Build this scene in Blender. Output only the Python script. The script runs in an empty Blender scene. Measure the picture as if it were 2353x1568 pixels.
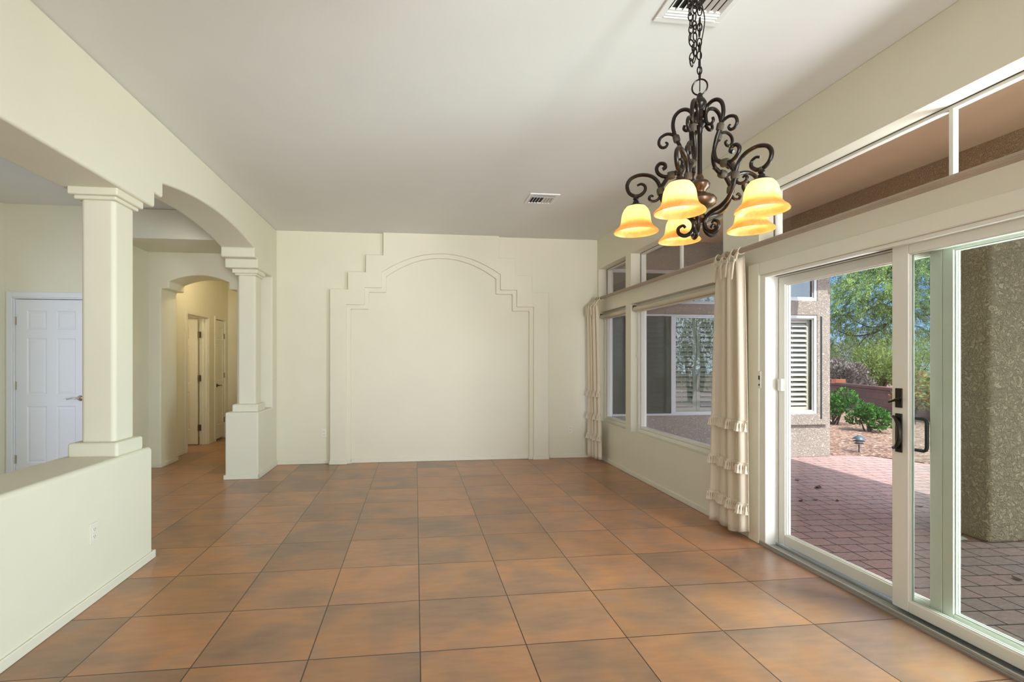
import bpy, bmesh, math, random
from mathutils import Vector, Matrix
PI = math.pi
sc = bpy.context.scene
COL = sc.collection
H_CAM, YAW = 1.3858, 0.1216624
TILE = 0.515
XL, XLB = -1.835, -2.205           # left arcade wall, room face and foyer face
XR, XRO = 2.605, 2.805             # right wall, inside and outside face
YB = 6.94                          # far wall
ZC = 3.13                          # ceiling
ZP = -0.15                         # patio level
YW = 7.30                          # wall of the wing beyond the patio

# ------------------------------------------------------------------ materials
def mat(name):
    m = bpy.data.materials.new(name); m.use_nodes = True
    nt = m.node_tree
    return m, nt, nt.nodes['Principled BSDF'], nt.nodes['Material Output']

def N(nt, t, **kw):
    n = nt.nodes.new(t)
    for k, v in kw.items(): setattr(n, k, v)
    return n

def coords(nt, scale=(1, 1, 1)):
    tc = N(nt, 'ShaderNodeTexCoord'); mp = N(nt, 'ShaderNodeMapping')
    mp.inputs['Scale'].default_value = scale
    g = N(nt, 'ShaderNodeNewGeometry')
    nt.links.new(g.outputs['Position'], mp.inputs['Vector'])
    return mp.outputs['Vector']

def noise(nt, vec, scale, detail=3, rough=.5, dist=0):
    n = N(nt, 'ShaderNodeTexNoise')
    n.inputs['Scale'].default_value = scale; n.inputs['Detail'].default_value = detail
    n.inputs['Roughness'].default_value = rough; n.inputs['Distortion'].default_value = dist
    nt.links.new(vec, n.inputs['Vector'])
    return n.outputs['Fac']

def ramp(nt, fac, stops):
    r = N(nt, 'ShaderNodeValToRGB')
    el = r.color_ramp.elements
    while len(el) < len(stops): el.new(.5)
    for e, (p, c) in zip(el, stops):
        e.position = p; e.color = (*c, 1)
    nt.links.new(fac, r.inputs['Fac'])
    return r.outputs['Color']

def mixc(nt, fac, a, b, mode='MIX'):
    m = N(nt, 'ShaderNodeMix', data_type='RGBA', blend_type=mode)
    for i, s in ((0, fac), (6, a), (7, b)):
        if isinstance(s, (int, float)): m.inputs[i].default_value = s
        elif isinstance(s, tuple): m.inputs[i].default_value = (*s, 1)
        else: nt.links.new(s, m.inputs[i])
    return m.outputs[2]

def math_(nt, op, a, b=None, c=None):
    m = N(nt, 'ShaderNodeMath', operation=op)
    for i, s in enumerate((a, b, c)):
        if s is None: continue
        if isinstance(s, (int, float)): m.inputs[i].default_value = s
        else: nt.links.new(s, m.inputs[i])
    return m.outputs[0]

def bump(nt, bs, h, strength, dist=.01):
    b = N(nt, 'ShaderNodeBump'); b.inputs['Strength'].default_value = strength
    b.inputs['Distance'].default_value = dist
    nt.links.new(h, b.inputs['Height']); nt.links.new(b.outputs['Normal'], bs.inputs['Normal'])

def plain(name, col, rough=.5, metal=0, spec=.5, vary=.0, bscale=0, bstr=0, bdist=.002):
    m, nt, bs, out = mat(name)
    bs.inputs['Base Color'].default_value = (*col, 1)
    bs.inputs['Roughness'].default_value = rough; bs.inputs['Metallic'].default_value = metal
    bs.inputs['Specular IOR Level'].default_value = spec
    if vary or bstr:
        v = coords(nt)
        if vary:
            f = noise(nt, v, 3.1, 4)
            c = ramp(nt, f, [(.3, tuple(x*(1-vary) for x in col)), (.7, tuple(min(1, x*(1+vary)) for x in col))])
            nt.links.new(c, bs.inputs['Base Color'])
        if bstr: bump(nt, bs, noise(nt, v, bscale, 3), bstr, bdist)
    return m

M = {}
M['wall'] = plain('cream_paint', (.76, .737, .597), .62, spec=.25, vary=.012, bscale=130, bstr=.10)
M['ceiling'] = plain('ceiling_paint', (.74, .752, .725), .8, spec=.2, vary=.01, bscale=90, bstr=.12)
M['trim'] = plain('cream_trim_paint', (.765, .745, .62), .42, spec=.4)
M['white'] = plain('white_door_paint', (.76, .77, .80), .42, spec=.4, vary=.01)
M['vinyl'] = plain('white_vinyl', (.77, .76, .68), .38, spec=.4)
M['alu'] = plain('grey_aluminium', (.46, .47, .45), .36, metal=.7)
M['alu_blue'] = plain('pale_aluminium', (.55, .57, .57), .4, metal=.2)
M['dark'] = plain('dark_gasket', (.012, .012, .011), .7)
M['bronze_dark'] = plain('oil_rubbed_bronze', (.035, .028, .02), .38, metal=.75)
M['black'] = plain('black_handle', (.006, .006, .006), .35, metal=.3)
M['iron'] = plain('wrought_iron', (.013, .0075, .004), .30, spec=.28, metal=.0, vary=.45)
M['bronze_amber'] = plain('amber_bronze', (.060, .030, .010), .32, metal=.4, vary=.5)
M['rope'] = plain('antique_wrap', (.075, .062, .042), .5, metal=.5, bscale=400, bstr=.8, bdist=.003)
M['nickel'] = plain('satin_nickel', (.50, .46, .36), .28, metal=.95)
M['brass'] = plain('aged_brass', (.16, .12, .06), .35, metal=.85)
M['plate'] = plain('cream_plastic', (.80, .77, .67), .35)
M['slot'] = plain('outlet_slot', (.10, .09, .075), .5)
M['wood_rod'] = plain('fluted_wood', (.44, .36, .275), .5, vary=.12)
M['shade_cloth'] = plain('roller_cloth', (.62, .57, .43), .8)
M['shutter'] = plain('shutter_paint', (.60, .585, .47), .5)
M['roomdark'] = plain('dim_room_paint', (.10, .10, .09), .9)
M['pathlight'] = plain('blue_grey_metal', (.075, .10, .13), .4, metal=.3)
M['leafdry'] = plain('dry_leaf', (.11, .05, .03), .8)
M['paper'] = plain('pale_scrap', (.6, .58, .5), .8)
M['bark'] = plain('bark', (.055, .042, .033), .9, vary=.3)
M['cap_orange'] = plain('orange_brick', (.62, .20, .09), .8, vary=.1)
M['vent_white'] = plain('vent_white', (.76, .755, .73), .45)

def fabric():
    m, nt, bs, out = mat('cream_cotton')
    v = coords(nt)
    f = noise(nt, v, 380, 2)
    c = ramp(nt, f, [(.3, (.78, .70, .555)), (.7, (.85, .78, .64))])
    tr = N(nt, 'ShaderNodeBsdfTranslucent'); mx = N(nt, 'ShaderNodeMixShader'); mx.inputs[0].default_value = .16
    nt.links.new(c, bs.inputs['Base Color']); nt.links.new(c, tr.inputs['Color'])
    bs.inputs['Roughness'].default_value = .85; bs.inputs['Specular IOR Level'].default_value = .15
    nt.links.new(bs.outputs[0], mx.inputs[1]); nt.links.new(tr.outputs[0], mx.inputs[2])
    nt.links.new(mx.outputs[0], out.inputs['Surface'])
    return m
M['fabric'] = fabric()

def tile_floor():
    m, nt, bs, out = mat('terracotta_tiles')
    g = N(nt, 'ShaderNodeNewGeometry'); sx = N(nt, 'ShaderNodeSeparateXYZ')
    nt.links.new(g.outputs['Position'], sx.inputs[0])
    u = math_(nt, 'DIVIDE', math_(nt, 'SUBTRACT', sx.outputs['X'], .0223), TILE)
    w = math_(nt, 'DIVIDE', math_(nt, 'SUBTRACT', sx.outputs['Y'], 2.3914), TILE)
    def edge(x):
        f = math_(nt, 'FRACT', x)
        return math_(nt, 'MINIMUM', f, math_(nt, 'SUBTRACT', 1.0, f))
    e = math_(nt, 'MINIMUM', edge(u), edge(w))
    mr = N(nt, 'ShaderNodeMapRange', interpolation_type='SMOOTHSTEP')
    mr.inputs['From Min'].default_value = .0035; mr.inputs['From Max'].default_value = .0075
    nt.links.new(e, mr.inputs['Value'])
    tile = mr.outputs['Result']                      # 0 in the joint, 1 on the tile
    cid = N(nt, 'ShaderNodeCombineXYZ')
    nt.links.new(math_(nt, 'FLOOR', u), cid.inputs[0]); nt.links.new(math_(nt, 'FLOOR', w), cid.inputs[1])
    wn = N(nt, 'ShaderNodeTexWhiteNoise', noise_dimensions='3D'); nt.links.new(cid.outputs[0], wn.inputs['Vector'])
    off = N(nt, 'ShaderNodeVectorMath', operation='MULTIPLY_ADD')
    nt.links.new(wn.outputs['Color'], off.inputs[0]); off.inputs[1].default_value = (37, 23, 11)
    nt.links.new(g.outputs['Position'], off.inputs[2])
    vec = off.outputs[0]
    cloud = noise(nt, vec, 2.6, 2.5, .45, .4)
    st = N(nt, 'ShaderNodeMapping'); st.inputs['Scale'].default_value = (2.2, 9, 1)
    nt.links.new(vec, st.inputs['Vector'])
    streak = noise(nt, st.outputs[0], 3.0, 5, .6)
    base = ramp(nt, cloud, [(.28, (.245, .152, .105)), (.45, (.355, .195, .115)), (.60, (.49, .228, .100)), (.75, (.40, .242, .160))])
    c = mixc(nt, .28, base, ramp(nt, streak, [(.32, (.21, .140, .100)), (.68, (.45, .275, .172))]))
    tint = ramp(nt, wn.outputs['Value'], [(0, (.80, .82, .84)), (.5, (1, .97, .94)), (1, (1.14, 1.05, .97))])
    c = mixc(nt, 1.0, c, tint, 'MULTIPLY')
    c = mixc(nt, tile, (.060, .036, .024), c)
    nt.links.new(c, bs.inputs['Base Color'])
    rr = N(nt, 'ShaderNodeMapRange'); rr.inputs['To Min'].default_value = .27; rr.inputs['To Max'].default_value = .33
    nt.links.new(cloud, rr.inputs['Value']); nt.links.new(rr.outputs[0], bs.inputs['Roughness'])
    bs.inputs['Specular IOR Level'].default_value = .52
    bump(nt, bs, tile, .30, .003)
    return m
M['tile'] = tile_floor()

def stucco(name, c1, c2, scale=42, st=.9):
    m, nt, bs, out = mat(name)
    v = coords(nt)
    f = noise(nt, v, scale, 4, .55, 1.2)
    c = ramp(nt, noise(nt, v, 2.0, 3), [(.3, c1), (.7, c2)])
    nt.links.new(c, bs.inputs['Base Color'])
    bs.inputs['Roughness'].default_value = .92; bs.inputs['Specular IOR Level'].default_value = .1
    h = ramp(nt, f, [(.42, (0, 0, 0)), (.60, (1, 1, 1))])
    bump(nt, bs, h, st, .016)
    return m
M['stucco'] = stucco('tan_stucco', (.49, .375, .245), (.54, .415, .28), 30, 1.0)
M['stucco_beam'] = stucco('shaded_stucco', (.47, .31, .16), (.53, .36, .20))  # same house stucco, browner tone standing in for shade under the roof
M['stucco_wing'] = stucco('wing_stucco_sunlit', (.45, .39, .335), (.50, .44, .38))  # same house stucco, made paler and less brown to stand in for sunlight
M['stucco_smooth'] = stucco('tan_soffit', (.76, .58, .37), (.80, .62, .40), 160, .15)

def paver():
    m, nt, bs, out = mat('clay_pavers')
    g = N(nt, 'ShaderNodeNewGeometry'); mp = N(nt, 'ShaderNodeMapping')
    mp.inputs['Rotation'].default_value = (0, 0, math.radians(3))
    nt.links.new(g.outputs['Position'], mp.inputs['Vector'])
    b = N(nt, 'ShaderNodeTexBrick')
    b.inputs['Color1'].default_value = (.39, .275, .25, 1); b.inputs['Color2'].default_value = (.46, .295, .255, 1)
    b.inputs['Mortar'].default_value = (.05, .04, .038, 1)
    b.inputs['Scale'].default_value = 1; b.inputs['Mortar Size'].default_value = .0055
    b.inputs['Mortar Smooth'].default_value = .3
    b.inputs['Brick Width'].default_value = .235; b.inputs['Row Height'].default_value = .158
    b.offset = .37; b.offset_frequency = 2; b.squash = .68; b.squash_frequency = 3
    nt.links.new(mp.outputs[0], b.inputs['Vector'])
    st = N(nt, 'ShaderNodeMapping'); st.inputs['Scale'].default_value = (1, 3, 1)
    nt.links.new(g.outputs['Position'], st.inputs['Vector'])
    n = noise(nt, st.outputs[0], 24, 5, .7)
    c = mixc(nt, 1.0, b.outputs['Color'], ramp(nt, n, [(.3, (.72, .72, .74)), (.7, (1.16, 1.14, 1.12))]), 'MULTIPLY')
    nt.links.new(c, bs.inputs['Base Color']); bs.inputs['Roughness'].default_value = .85
    bs.inputs['Specular IOR Level'].default_value = .25
    h = math_(nt, 'ADD', math_(nt, 'MULTIPLY', b.outputs['Fac'], -1.0), math_(nt, 'MULTIPLY', n, .4))
    bump(nt, bs, h, .6, .006)
    return m
M['paver'] = paver()

def gravel():
    m, nt, bs, out = mat('bark_mulch')
    v = coords(nt)
    vo = N(nt, 'ShaderNodeTexVoronoi'); vo.inputs['Scale'].default_value = 22
    nt.links.new(v, vo.inputs['Vector'])
    n = noise(nt, v, 3.5, 5, .65)
    hs = N(nt, 'ShaderNodeSeparateColor'); nt.links.new(vo.outputs['Color'], hs.inputs[0])
    c1 = ramp(nt, hs.outputs[0], [(0, (.07, .035, .022)), (.45, (.22, .115, .068)), (.8, (.36, .22, .145)), (1, (.50, .41, .33))])
    c = mixc(nt, .35, c1, ramp(nt, n, [(.35, (.09, .045, .03)), (.65, (.34, .20, .13))]))
    nt.links.new(c, bs.inputs['Base Color']); bs.inputs['Roughness'].default_value = .95
    bump(nt, bs, vo.outputs['Distance'], 1.0, .03)
    return m
M['gravel'] = gravel()

def brick():
    m, nt, bs, out = mat('brown_block')
    tc = N(nt, 'ShaderNodeTexCoord'); b = N(nt, 'ShaderNodeTexBrick')
    mp = N(nt, 'ShaderNodeMapping'); mp.inputs['Rotation'].default_value = (PI/2, 0, 0)
    nt.links.new(tc.outputs['Object'], mp.inputs[0]); nt.links.new(mp.outputs[0], b.inputs['Vector'])
    b.inputs['Color1'].default_value = (.17, .075, .05, 1); b.inputs['Color2'].default_value = (.21, .095, .065, 1)
    b.inputs['Mortar'].default_value = (.10, .055, .042, 1); b.inputs['Scale'].default_value = 1
    b.inputs['Brick Width'].default_value = .4; b.inputs['Row Height'].default_value = .2; b.inputs['Mortar Size'].default_value = .006
    nt.links.new(b.outputs['Color'], bs.inputs['Base Color']); bs.inputs['Roughness'].default_value = .9
    return m
M['block'] = brick()

def foliage_mat(name, a, b, c, trans=.35):
    m, nt, bs, out = mat(name)
    g = N(nt, 'ShaderNodeNewGeometry')
    col = ramp(nt, g.outputs['Random Per Island'], [(0, a), (.5, b), (1, c)])
    nt.links.new(col, bs.inputs['Base Color']); bs.inputs['Roughness'].default_value = .55
    bs.inputs['Specular IOR Level'].default_value = .3
    tr = N(nt, 'ShaderNodeBsdfTranslucent'); mx = N(nt, 'ShaderNodeMixShader'); mx.inputs[0].default_value = trans
    nt.links.new(col, tr.inputs['Color']); nt.links.new(bs.outputs[0], mx.inputs[1]); nt.links.new(tr.outputs[0], mx.inputs[2])
    nt.links.new(mx.outputs[0], out.inputs['Surface'])
    return m
M['leaf_tree'] = foliage_mat('mesquite_leaf', (.07, .13, .03), (.16, .26, .06), (.32, .42, .12))
M['leaf_bush'] = foliage_mat('glossy_leaf', (.015, .06, .01), (.04, .14, .018), (.11, .27, .045), .25)
M['leaf_red'] = foliage_mat('bronze_leaf', (.10, .16, .04), (.22, .26, .07), (.55, .24, .11), .3)
M['leaf_yel'] = foliage_mat('pale_brush_leaf', (.13, .18, .05), (.22, .29, .085), (.33, .39, .13))
M['leaf_olive'] = foliage_mat('olive_brush_leaf', (.08, .11, .045), (.14, .18, .075), (.23, .25, .12))
M['leaf_grey'] = foliage_mat('dry_twig', (.10, .08, .065), (.19, .155, .13), (.32, .27, .24), .1)

def glass(name, tint, refl=.9, f0=.016):
    m, nt, bs, out = mat(name)
    nt.nodes.remove(bs)
    t = N(nt, 'ShaderNodeBsdfTransparent'); t.inputs['Color'].default_value = (*tint, 1)
    g = N(nt, 'ShaderNodeBsdfGlossy'); g.inputs['Roughness'].default_value = 0
    g.inputs['Color'].default_value = (refl, refl, refl, 1)
    lw = N(nt, 'ShaderNodeLayerWeight'); lw.inputs['Blend'].default_value = .5
    f = math_(nt, 'MULTIPLY_ADD', math_(nt, 'POWER', lw.outputs['Facing'], 5.0), 1-f0, f0)
    mx = N(nt, 'ShaderNodeMixShader')
    nt.links.new(f, mx.inputs[0]); nt.links.new(t.outputs[0], mx.inputs[1]); nt.links.new(g.outputs[0], mx.inputs[2])
    nt.links.new(mx.outputs[0], out.inputs['Surface'])
    return m
M['glass'] = glass('clear_glass', (.97, .98, .975))
M['glass_green'] = glass('green_tinted_glass', (.905, .95, .93))
M['glass_wing'] = glass('reflective_glass', (.80, .86, .86), 1.0, .10)
def screen():
    m, nt, bs, out = mat('insect_screen')
    t = N(nt, 'ShaderNodeBsdfTransparent'); t.inputs['Color'].default_value = (1, 1, 1, 1)
    bs.inputs['Base Color'].default_value = (.03, .04, .035, 1); bs.inputs['Roughness'].default_value = .8
    mx = N(nt, 'ShaderNodeMixShader'); mx.inputs[0].default_value = .5
    nt.links.new(t.outputs[0], mx.inputs[1]); nt.links.new(bs.outputs[0], mx.inputs[2]); nt.links.new(mx.outputs[0], out.inputs['Surface'])
    return m
M['screen'] = screen()

def alabaster():
    m, nt, bs, out = mat('amber_alabaster_glass')
    v = coords(nt)
    f = noise(nt, v, 16, 4, .6, 2.0)
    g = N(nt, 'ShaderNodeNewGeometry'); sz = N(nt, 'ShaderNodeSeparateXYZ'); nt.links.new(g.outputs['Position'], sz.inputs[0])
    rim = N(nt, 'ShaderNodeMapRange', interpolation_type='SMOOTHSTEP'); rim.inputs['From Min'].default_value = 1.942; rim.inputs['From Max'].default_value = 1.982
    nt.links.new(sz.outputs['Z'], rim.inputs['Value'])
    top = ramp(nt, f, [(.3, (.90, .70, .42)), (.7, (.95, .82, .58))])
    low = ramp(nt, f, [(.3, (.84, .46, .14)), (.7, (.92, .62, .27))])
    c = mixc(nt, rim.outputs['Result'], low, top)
    tr = N(nt, 'ShaderNodeBsdfTranslucent'); mx = N(nt, 'ShaderNodeMixShader'); mx.inputs[0].default_value = .62
    nt.links.new(c, bs.inputs['Base Color']); nt.links.new(c, tr.inputs['Color'])
    bs.inputs['Roughness'].default_value = .3
    nt.links.new(bs.outputs[0], mx.inputs[1]); nt.links.new(tr.outputs[0], mx.inputs[2]); nt.links.new(mx.outputs[0], out.inputs['Surface'])
    return m
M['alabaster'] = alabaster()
def emit(name, col, s):
    m, nt, bs, out = mat(name)
    bs.inputs['Emission Color'].default_value = (*col, 1); bs.inputs['Emission Strength'].default_value = s
    return m
M['bulb'] = emit('lit_bulb', (1, .84, .58), 48)

# ------------------------------------------------------------------ mesh helpers
class MB:
    def __init__(s): s.v = []; s.f = []
    def add(s, verts, faces):
        b = len(s.v); s.v += [tuple(v) for v in verts]; s.f += [tuple(b+i for i in f) for f in faces]; return s
    def box(s, x0, x1, y0, y1, z0, z1):
        return s.add([(x0, y0, z0), (x1, y0, z0), (x1, y1, z0), (x0, y1, z0), (x0, y0, z1), (x1, y0, z1), (x1, y1, z1), (x0, y1, z1)],
                     [(0, 3, 2, 1), (4, 5, 6, 7), (0, 1, 5, 4), (1, 2, 6, 5), (2, 3, 7, 6), (3, 0, 4, 7)])
    def prism(s, poly, axis, a, b):
        """extrude a 2D polygon along axis 'X' (poly = y,z), 'Y' (x,z) or 'Z' (x,y)"""
        n = len(poly)
        def p(q, t): return {'X': (t, q[0], q[1]), 'Y': (q[0], t, q[1]), 'Z': (q[0], q[1], t)}[axis]
        vs = [p(q, a) for q in poly] + [p(q, b) for q in poly]
        fs = [tuple(range(n-1, -1, -1)), tuple(range(n, 2*n))] + [(i, (i+1) % n, n+(i+1) % n, n+i) for i in range(n)]
        return s.add(vs, fs)
    def tube(s, path, r, n=8, closed=False, cap=True):
        P = [Vector(p) for p in path]; m = len(P)
        rad = r if isinstance(r, (list, tuple)) else [r]*m
        T = []
        for i in range(m):
            a = P[(i-1) % m] if (closed or i > 0) else P[i]; b = P[(i+1) % m] if (closed or i < m-1) else P[i]
            t = (b-a); T.append(t.normalized() if t.length > 1e-9 else Vector((0, 0, 1)))
        ref = Vector((0, 0, 1)) if abs(T[0].z) < .9 else Vector((1, 0, 0))
        nrm = (ref - T[0]*ref.dot(T[0])).normalized()
        vs = []
        for i in range(m):
            nrm = nrm - T[i]*nrm.dot(T[i])
            nrm = nrm.normalized() if nrm.length > 1e-6 else T[i].orthogonal().normalized()
            bi = T[i].cross(nrm)
            for k in range(n):
                a = 2*PI*k/n; vs.append(P[i] + (nrm*math.cos(a)+bi*math.sin(a))*rad[i])
        fs = []
        for i in range(m if closed else m-1):
            for k in range(n):
                j = (i+1) % m
                fs.append((i*n+k, i*n+(k+1) % n, j*n+(k+1) % n, j*n+k))
        if cap and not closed: fs += [tuple(range(n-1, -1, -1)), tuple((m-1)*n+k for k in range(n))]
        return s.add(vs, fs)
    def lathe(s, prof, c=(0, 0, 0), n=24, cap=False, sq=None):
        """prof = [(r, z)...] about the vertical axis through c"""
        vs = []; fs = []
        for r, z in prof:
            for k in range(n):
                a = 2*PI*k/n
                vs.append((c[0]+r*math.cos(a), c[1]+r*math.sin(a), c[2]+z))
        for i in range(len(prof)-1):
            for k in range(n): fs.append((i*n+k, i*n+(k+1) % n, (i+1)*n+(k+1) % n, (i+1)*n+k))
        if cap: fs += [tuple(range(n-1, -1, -1)), tuple((len(prof)-1)*n+k for k in range(n))]
        return s.add(vs, fs)
    def xform(s, mtx):
        s.v = [tuple(mtx @ Vector(v)) for v in s.v]; return s
    def build(s, name, m, parent=None, smooth=False, bevel=0, seg=2, weld=False, origin=None, ang=40):
        me = bpy.data.meshes.new(name)
        me.from_pydata(s.v, [], s.f)
        bm = bmesh.new(); bm.from_mesh(me)
        if weld: bmesh.ops.remove_doubles(bm, verts=bm.verts, dist=1e-5)
        bmesh.ops.recalc_face_normals(bm, faces=bm.faces)
        bm.to_mesh(me); bm.free()
        me.materials.append(m if not isinstance(m, str) else M[m])
        o = bpy.data.objects.new(name, me); COL.objects.link(o)
        if parent is not None:
            o.parent = parent
            o.matrix_parent_inverse = Matrix.Translation(-parent.location) if parent.rotation_euler.z == 0 else parent.matrix_basis.inverted()
        if smooth or bevel:
            me.polygons.foreach_set('use_smooth', [True]*len(me.polygons)); me.update()
        if bevel:
            b = o.modifiers.new('Bevel', 'BEVEL'); b.width = bevel; b.segments = seg; b.limit_method = 'ANGLE'
            b.angle_limit = math.radians(38); b.harden_normals = True
        elif smooth:
            me.set_sharp_from_angle(angle=math.radians(ang))
        return o

def tag(o, label=None, cat=None, group=None, kind=None):
    if label: o['label'] = label
    if cat: o['category'] = cat
    if group: o['group'] = group
    if kind: o['kind'] = kind
    return o
def empty(name, loc=(0, 0, 0), rz=0):
    o = bpy.data.objects.new(name, None); COL.objects.link(o); o.location = loc; o.rotation_euler = (0, 0, rz)
    o.empty_display_size = .05
    return o
def copy_tree(o, parent=None, names=None):
    c = o.copy(); COL.objects.link(c)
    if parent is not None: c.parent = parent
    for ch in [k for k in bpy.data.objects if k.parent == o]: copy_tree(ch, c)
    return c

def wall_grid(us, zs, holes, axis, a, b):
    """solid wall over the outer u/z range with rectangular holes; only outside faces"""
    us = sorted(set(round(u, 4) for u in us)); zs = sorted(set(round(z, 4) for z in zs))
    def solid(i, j):
        if i < 0 or j < 0 or i >= len(us)-1 or j >= len(zs)-1: return False
        u = (us[i]+us[i+1])/2; z = (zs[j]+zs[j+1])/2
        return not any(h[0] < u < h[1] and h[2] < z < h[3] for h in holes)
    def p(t, u, z): return (t, u, z) if axis == 'X' else (u, t, z)
    mb = MB()
    for i in range(len(us)-1):
        for j in range(len(zs)-1):
            if not solid(i, j): continue
            u0, u1, z0, z1 = us[i], us[i+1], zs[j], zs[j+1]
            for t in (a, b): mb.add([p(t, u0, z0), p(t, u1, z0), p(t, u1, z1), p(t, u0, z1)], [(0, 1, 2, 3)])
            for di, dj, q in ((-1, 0, ((u0, z0), (u0, z1))), (1, 0, ((u1, z0), (u1, z1))), (0, -1, ((u0, z0), (u1, z0))), (0, 1, ((u0, z1), (u1, z1)))):
                if not solid(i+di, j+dj):
                    (ua, za), (ub, zb) = q
                    mb.add([p(a, ua, za), p(a, ub, zb), p(b, ub, zb), p(b, ua, za)], [(0, 1, 2, 3)])
    return mb
def wall(name, axis, a, b, u0, u1, z0, z1, holes, m, label, bevel=0, cat='wall'):
    us = [u0, u1]; zs = [z0, z1]
    for h in holes: us += h[:2]; zs += h[2:]
    us = [min(max(u, u0), u1) for u in us]; zs = [min(max(z, z0), z1) for z in zs]
    o = wall_grid(us, zs, holes, axis, a, b).build(name, m, weld=True, bevel=bevel, seg=3)
    return tag(o, label, cat, kind='structure')

# ------------------------------------------------------------------ camera
cam = bpy.data.cameras.new('camera'); co = bpy.data.objects.new('camera', cam); COL.objects.link(co)
co.location = (0, 0, H_CAM); co.rotation_euler = (PI/2, 0, -YAW)
cam.sensor_width = 36; cam.lens = 1147.35/2353*36
cam.shift_x = (1176.5-1094.78)/2353; cam.shift_y = (830.05-784)/2353
cam.clip_start = .02; cam.clip_end = 300
sc.camera = co

# ------------------------------------------------------------------ setting: floor, ceiling, walls
YN, XF = -4.6, -4.52                # wall behind the camera, foyer's outer wall
tag(MB().box(-6, XRO-.10, YN, 10.2, -.14, 0).build('floor', 'tile'), 'large square brown terracotta tiles with thin dark joints', 'floor', kind='structure')
tag(MB().box(-6, XRO, YN-.2, 10.2, ZC, ZC+.25).build('ceiling', 'ceiling'), 'flat pale grey ceiling over the whole room', 'ceiling', kind='structure')
wall('wall_far', 'Y', YB, YB+.17, -2.2, XRO+.0, 0, ZC, [], 'wall', 'cream far wall behind the stepped arch surround')
W1 = (5.965, 6.89, .53, 2.08); W2 = (3.975, 5.81, .525, 2.08)
C1 = (5.965, 6.89, 2.27, 2.70); C2 = (3.975, 5.81, 2.27, 2.70); C3 = (.98, 3.524, 2.27, 2.70)
SL = (1.04, 3.48, 0, 2.03); WN = (-3.7, .1, .35, 2.65)
wall('wall_right', 'X', XR, XRO, YN, YB, 0, ZC, [W1, W2, C1, C2, C3, SL, WN], 'wall', 'cream right wall pierced by windows and the sliding door', bevel=.02)
NW = [(-1.4, 2.2, .4, 2.6), (-4.2, -2.6, .4, 2.6)]  # openings added behind the camera so the fill lamps shine in
wall('wall_near', 'Y', YN-.2, YN, -6, XRO, 0, ZC, NW, 'wall', 'cream wall behind the camera with openings added for fill light')
FW = (4.2, 5.4, .1, 2.4)
wall('wall_foyer', 'X', XF-.2, XF, YN, 6.12, 0, ZC, [FW], 'wall', 'cream foyer wall left of the white six panel door')

# arcade wall on the left: beam, arch, stub and the far pedestal in one outline
arc = []
for i in range(29):
    t = i/28; y = 3.915+(6.004-3.915)*t
    arc.append((y, 2.685+.102*(1-(2*t-1)**2)))
poly = [(6.139, 0), (YB, 0), (YB, ZC), (YN, ZC), (YN, 2.475), (3.80, 2.475), (3.80, 2.58), (3.915, 2.58)] + arc + \
       [(6.004, 2.578), (6.122, 2.578), (6.122, 2.475), (6.735, 2.475), (6.735, .785), (6.139, .785)]
tag(MB().prism(poly, 'X', XLB, XL).build('wall_left', 'wall', bevel=.018, seg=4), 'cream beam with shallow arch running along the left side', 'wall', kind='structure')
tag(MB().box(XLB, XL, YN, 3.768, 0, .785).build('wall_left_half', 'wall', bevel=.028, seg=5), 'waist high cream half wall under the nearer square column', 'half wall', kind='structure')

def column(y0, y1, label):
    r = empty('column', (-2.0, (y0+y1)/2, .785))
    MB().box(-2.10, -1.897, y0, y1, .86, 2.42).build('shaft', 'wall', r, bevel=.028, seg=5)
    MB().box(-2.15, -1.858, y0-.045, y1+.035, .78, .873).build('plinth', 'wall', r, bevel=.018, seg=4)
    c = MB(); 
    for (d0, z0, z1) in ((.022, 2.405, 2.43), (.045, 2.428, 2.478)): c.box(-2.105-d0, -1.897+d0*.85, y0-d0, y1+d0*.9, z0, z1)
    c.build('capital', 'wall', r, bevel=.010, seg=3)
    return tag(r, label, 'column', kind='structure')
column(3.43, 3.655, 'nearer square cream column standing on the half wall')
column(6.245, 6.47, 'farther square cream column on the short pedestal')

# foyer and hall beyond the arcade
DY = 6.12
DX0, DX1 = -4.43, -3.67
wall('wall_foyer_far', 'Y', DY, DY+.12, XF, -3.43, 0, ZC, [(DX0, DX1, 0, 2.095)], 'wall', 'cream wall around the white foyer door')
tag(MB().box(-3.55, -3.43, DY+.12, YB, 0, 2.80).build('wall_vestibule_left', 'wall'), 'narrow cream wall between foyer door and hall arch', 'wall', kind='structure')
fas = MB().box(-3.43, XLB, DY, DY+.12, 2.79, ZC); fas.box(-3.43, XLB, DY+.12, YB, 2.80, 2.86)
tag(fas.build('wall_vestibule_drop', 'wall', bevel=.012), 'dropped cream soffit in front of the hall arch', 'soffit', kind='structure')
ha = []
for i in range(21):
    t = i/20; ha.append((-3.185+(.74)*t, 2.425+.085*(1-(2*t-1)**2)))
hp = [(-3.9, 0), (-3.285, 0), (-3.285, 2.33), (-3.185, 2.33)] + ha + [(-2.445, 2.33), (-2.345, 2.33), (-2.345, 0), (XLB, 0), (XLB, 2.86), (-3.9, 2.86)]
tag(MB().prism(hp, 'Y', YB+.0, YB+.45).build('wall_hall_arch', 'wall', bevel=.018, seg=4), 'cream wall with corbelled arch opening to the hall', 'wall', kind='structure')
XH = -3.43; YH0 = YB+.45
D1 = (8.02, 8.80, 0, 2.10); D2 = (9.11, 9.52, 0, 2.11)
wall('wall_hall_left', 'X', XH-.13, XH, YH0, 9.70, 0, ZC, [D1, D2], 'wall', 'cream hall wall holding the two hall doors')
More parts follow.
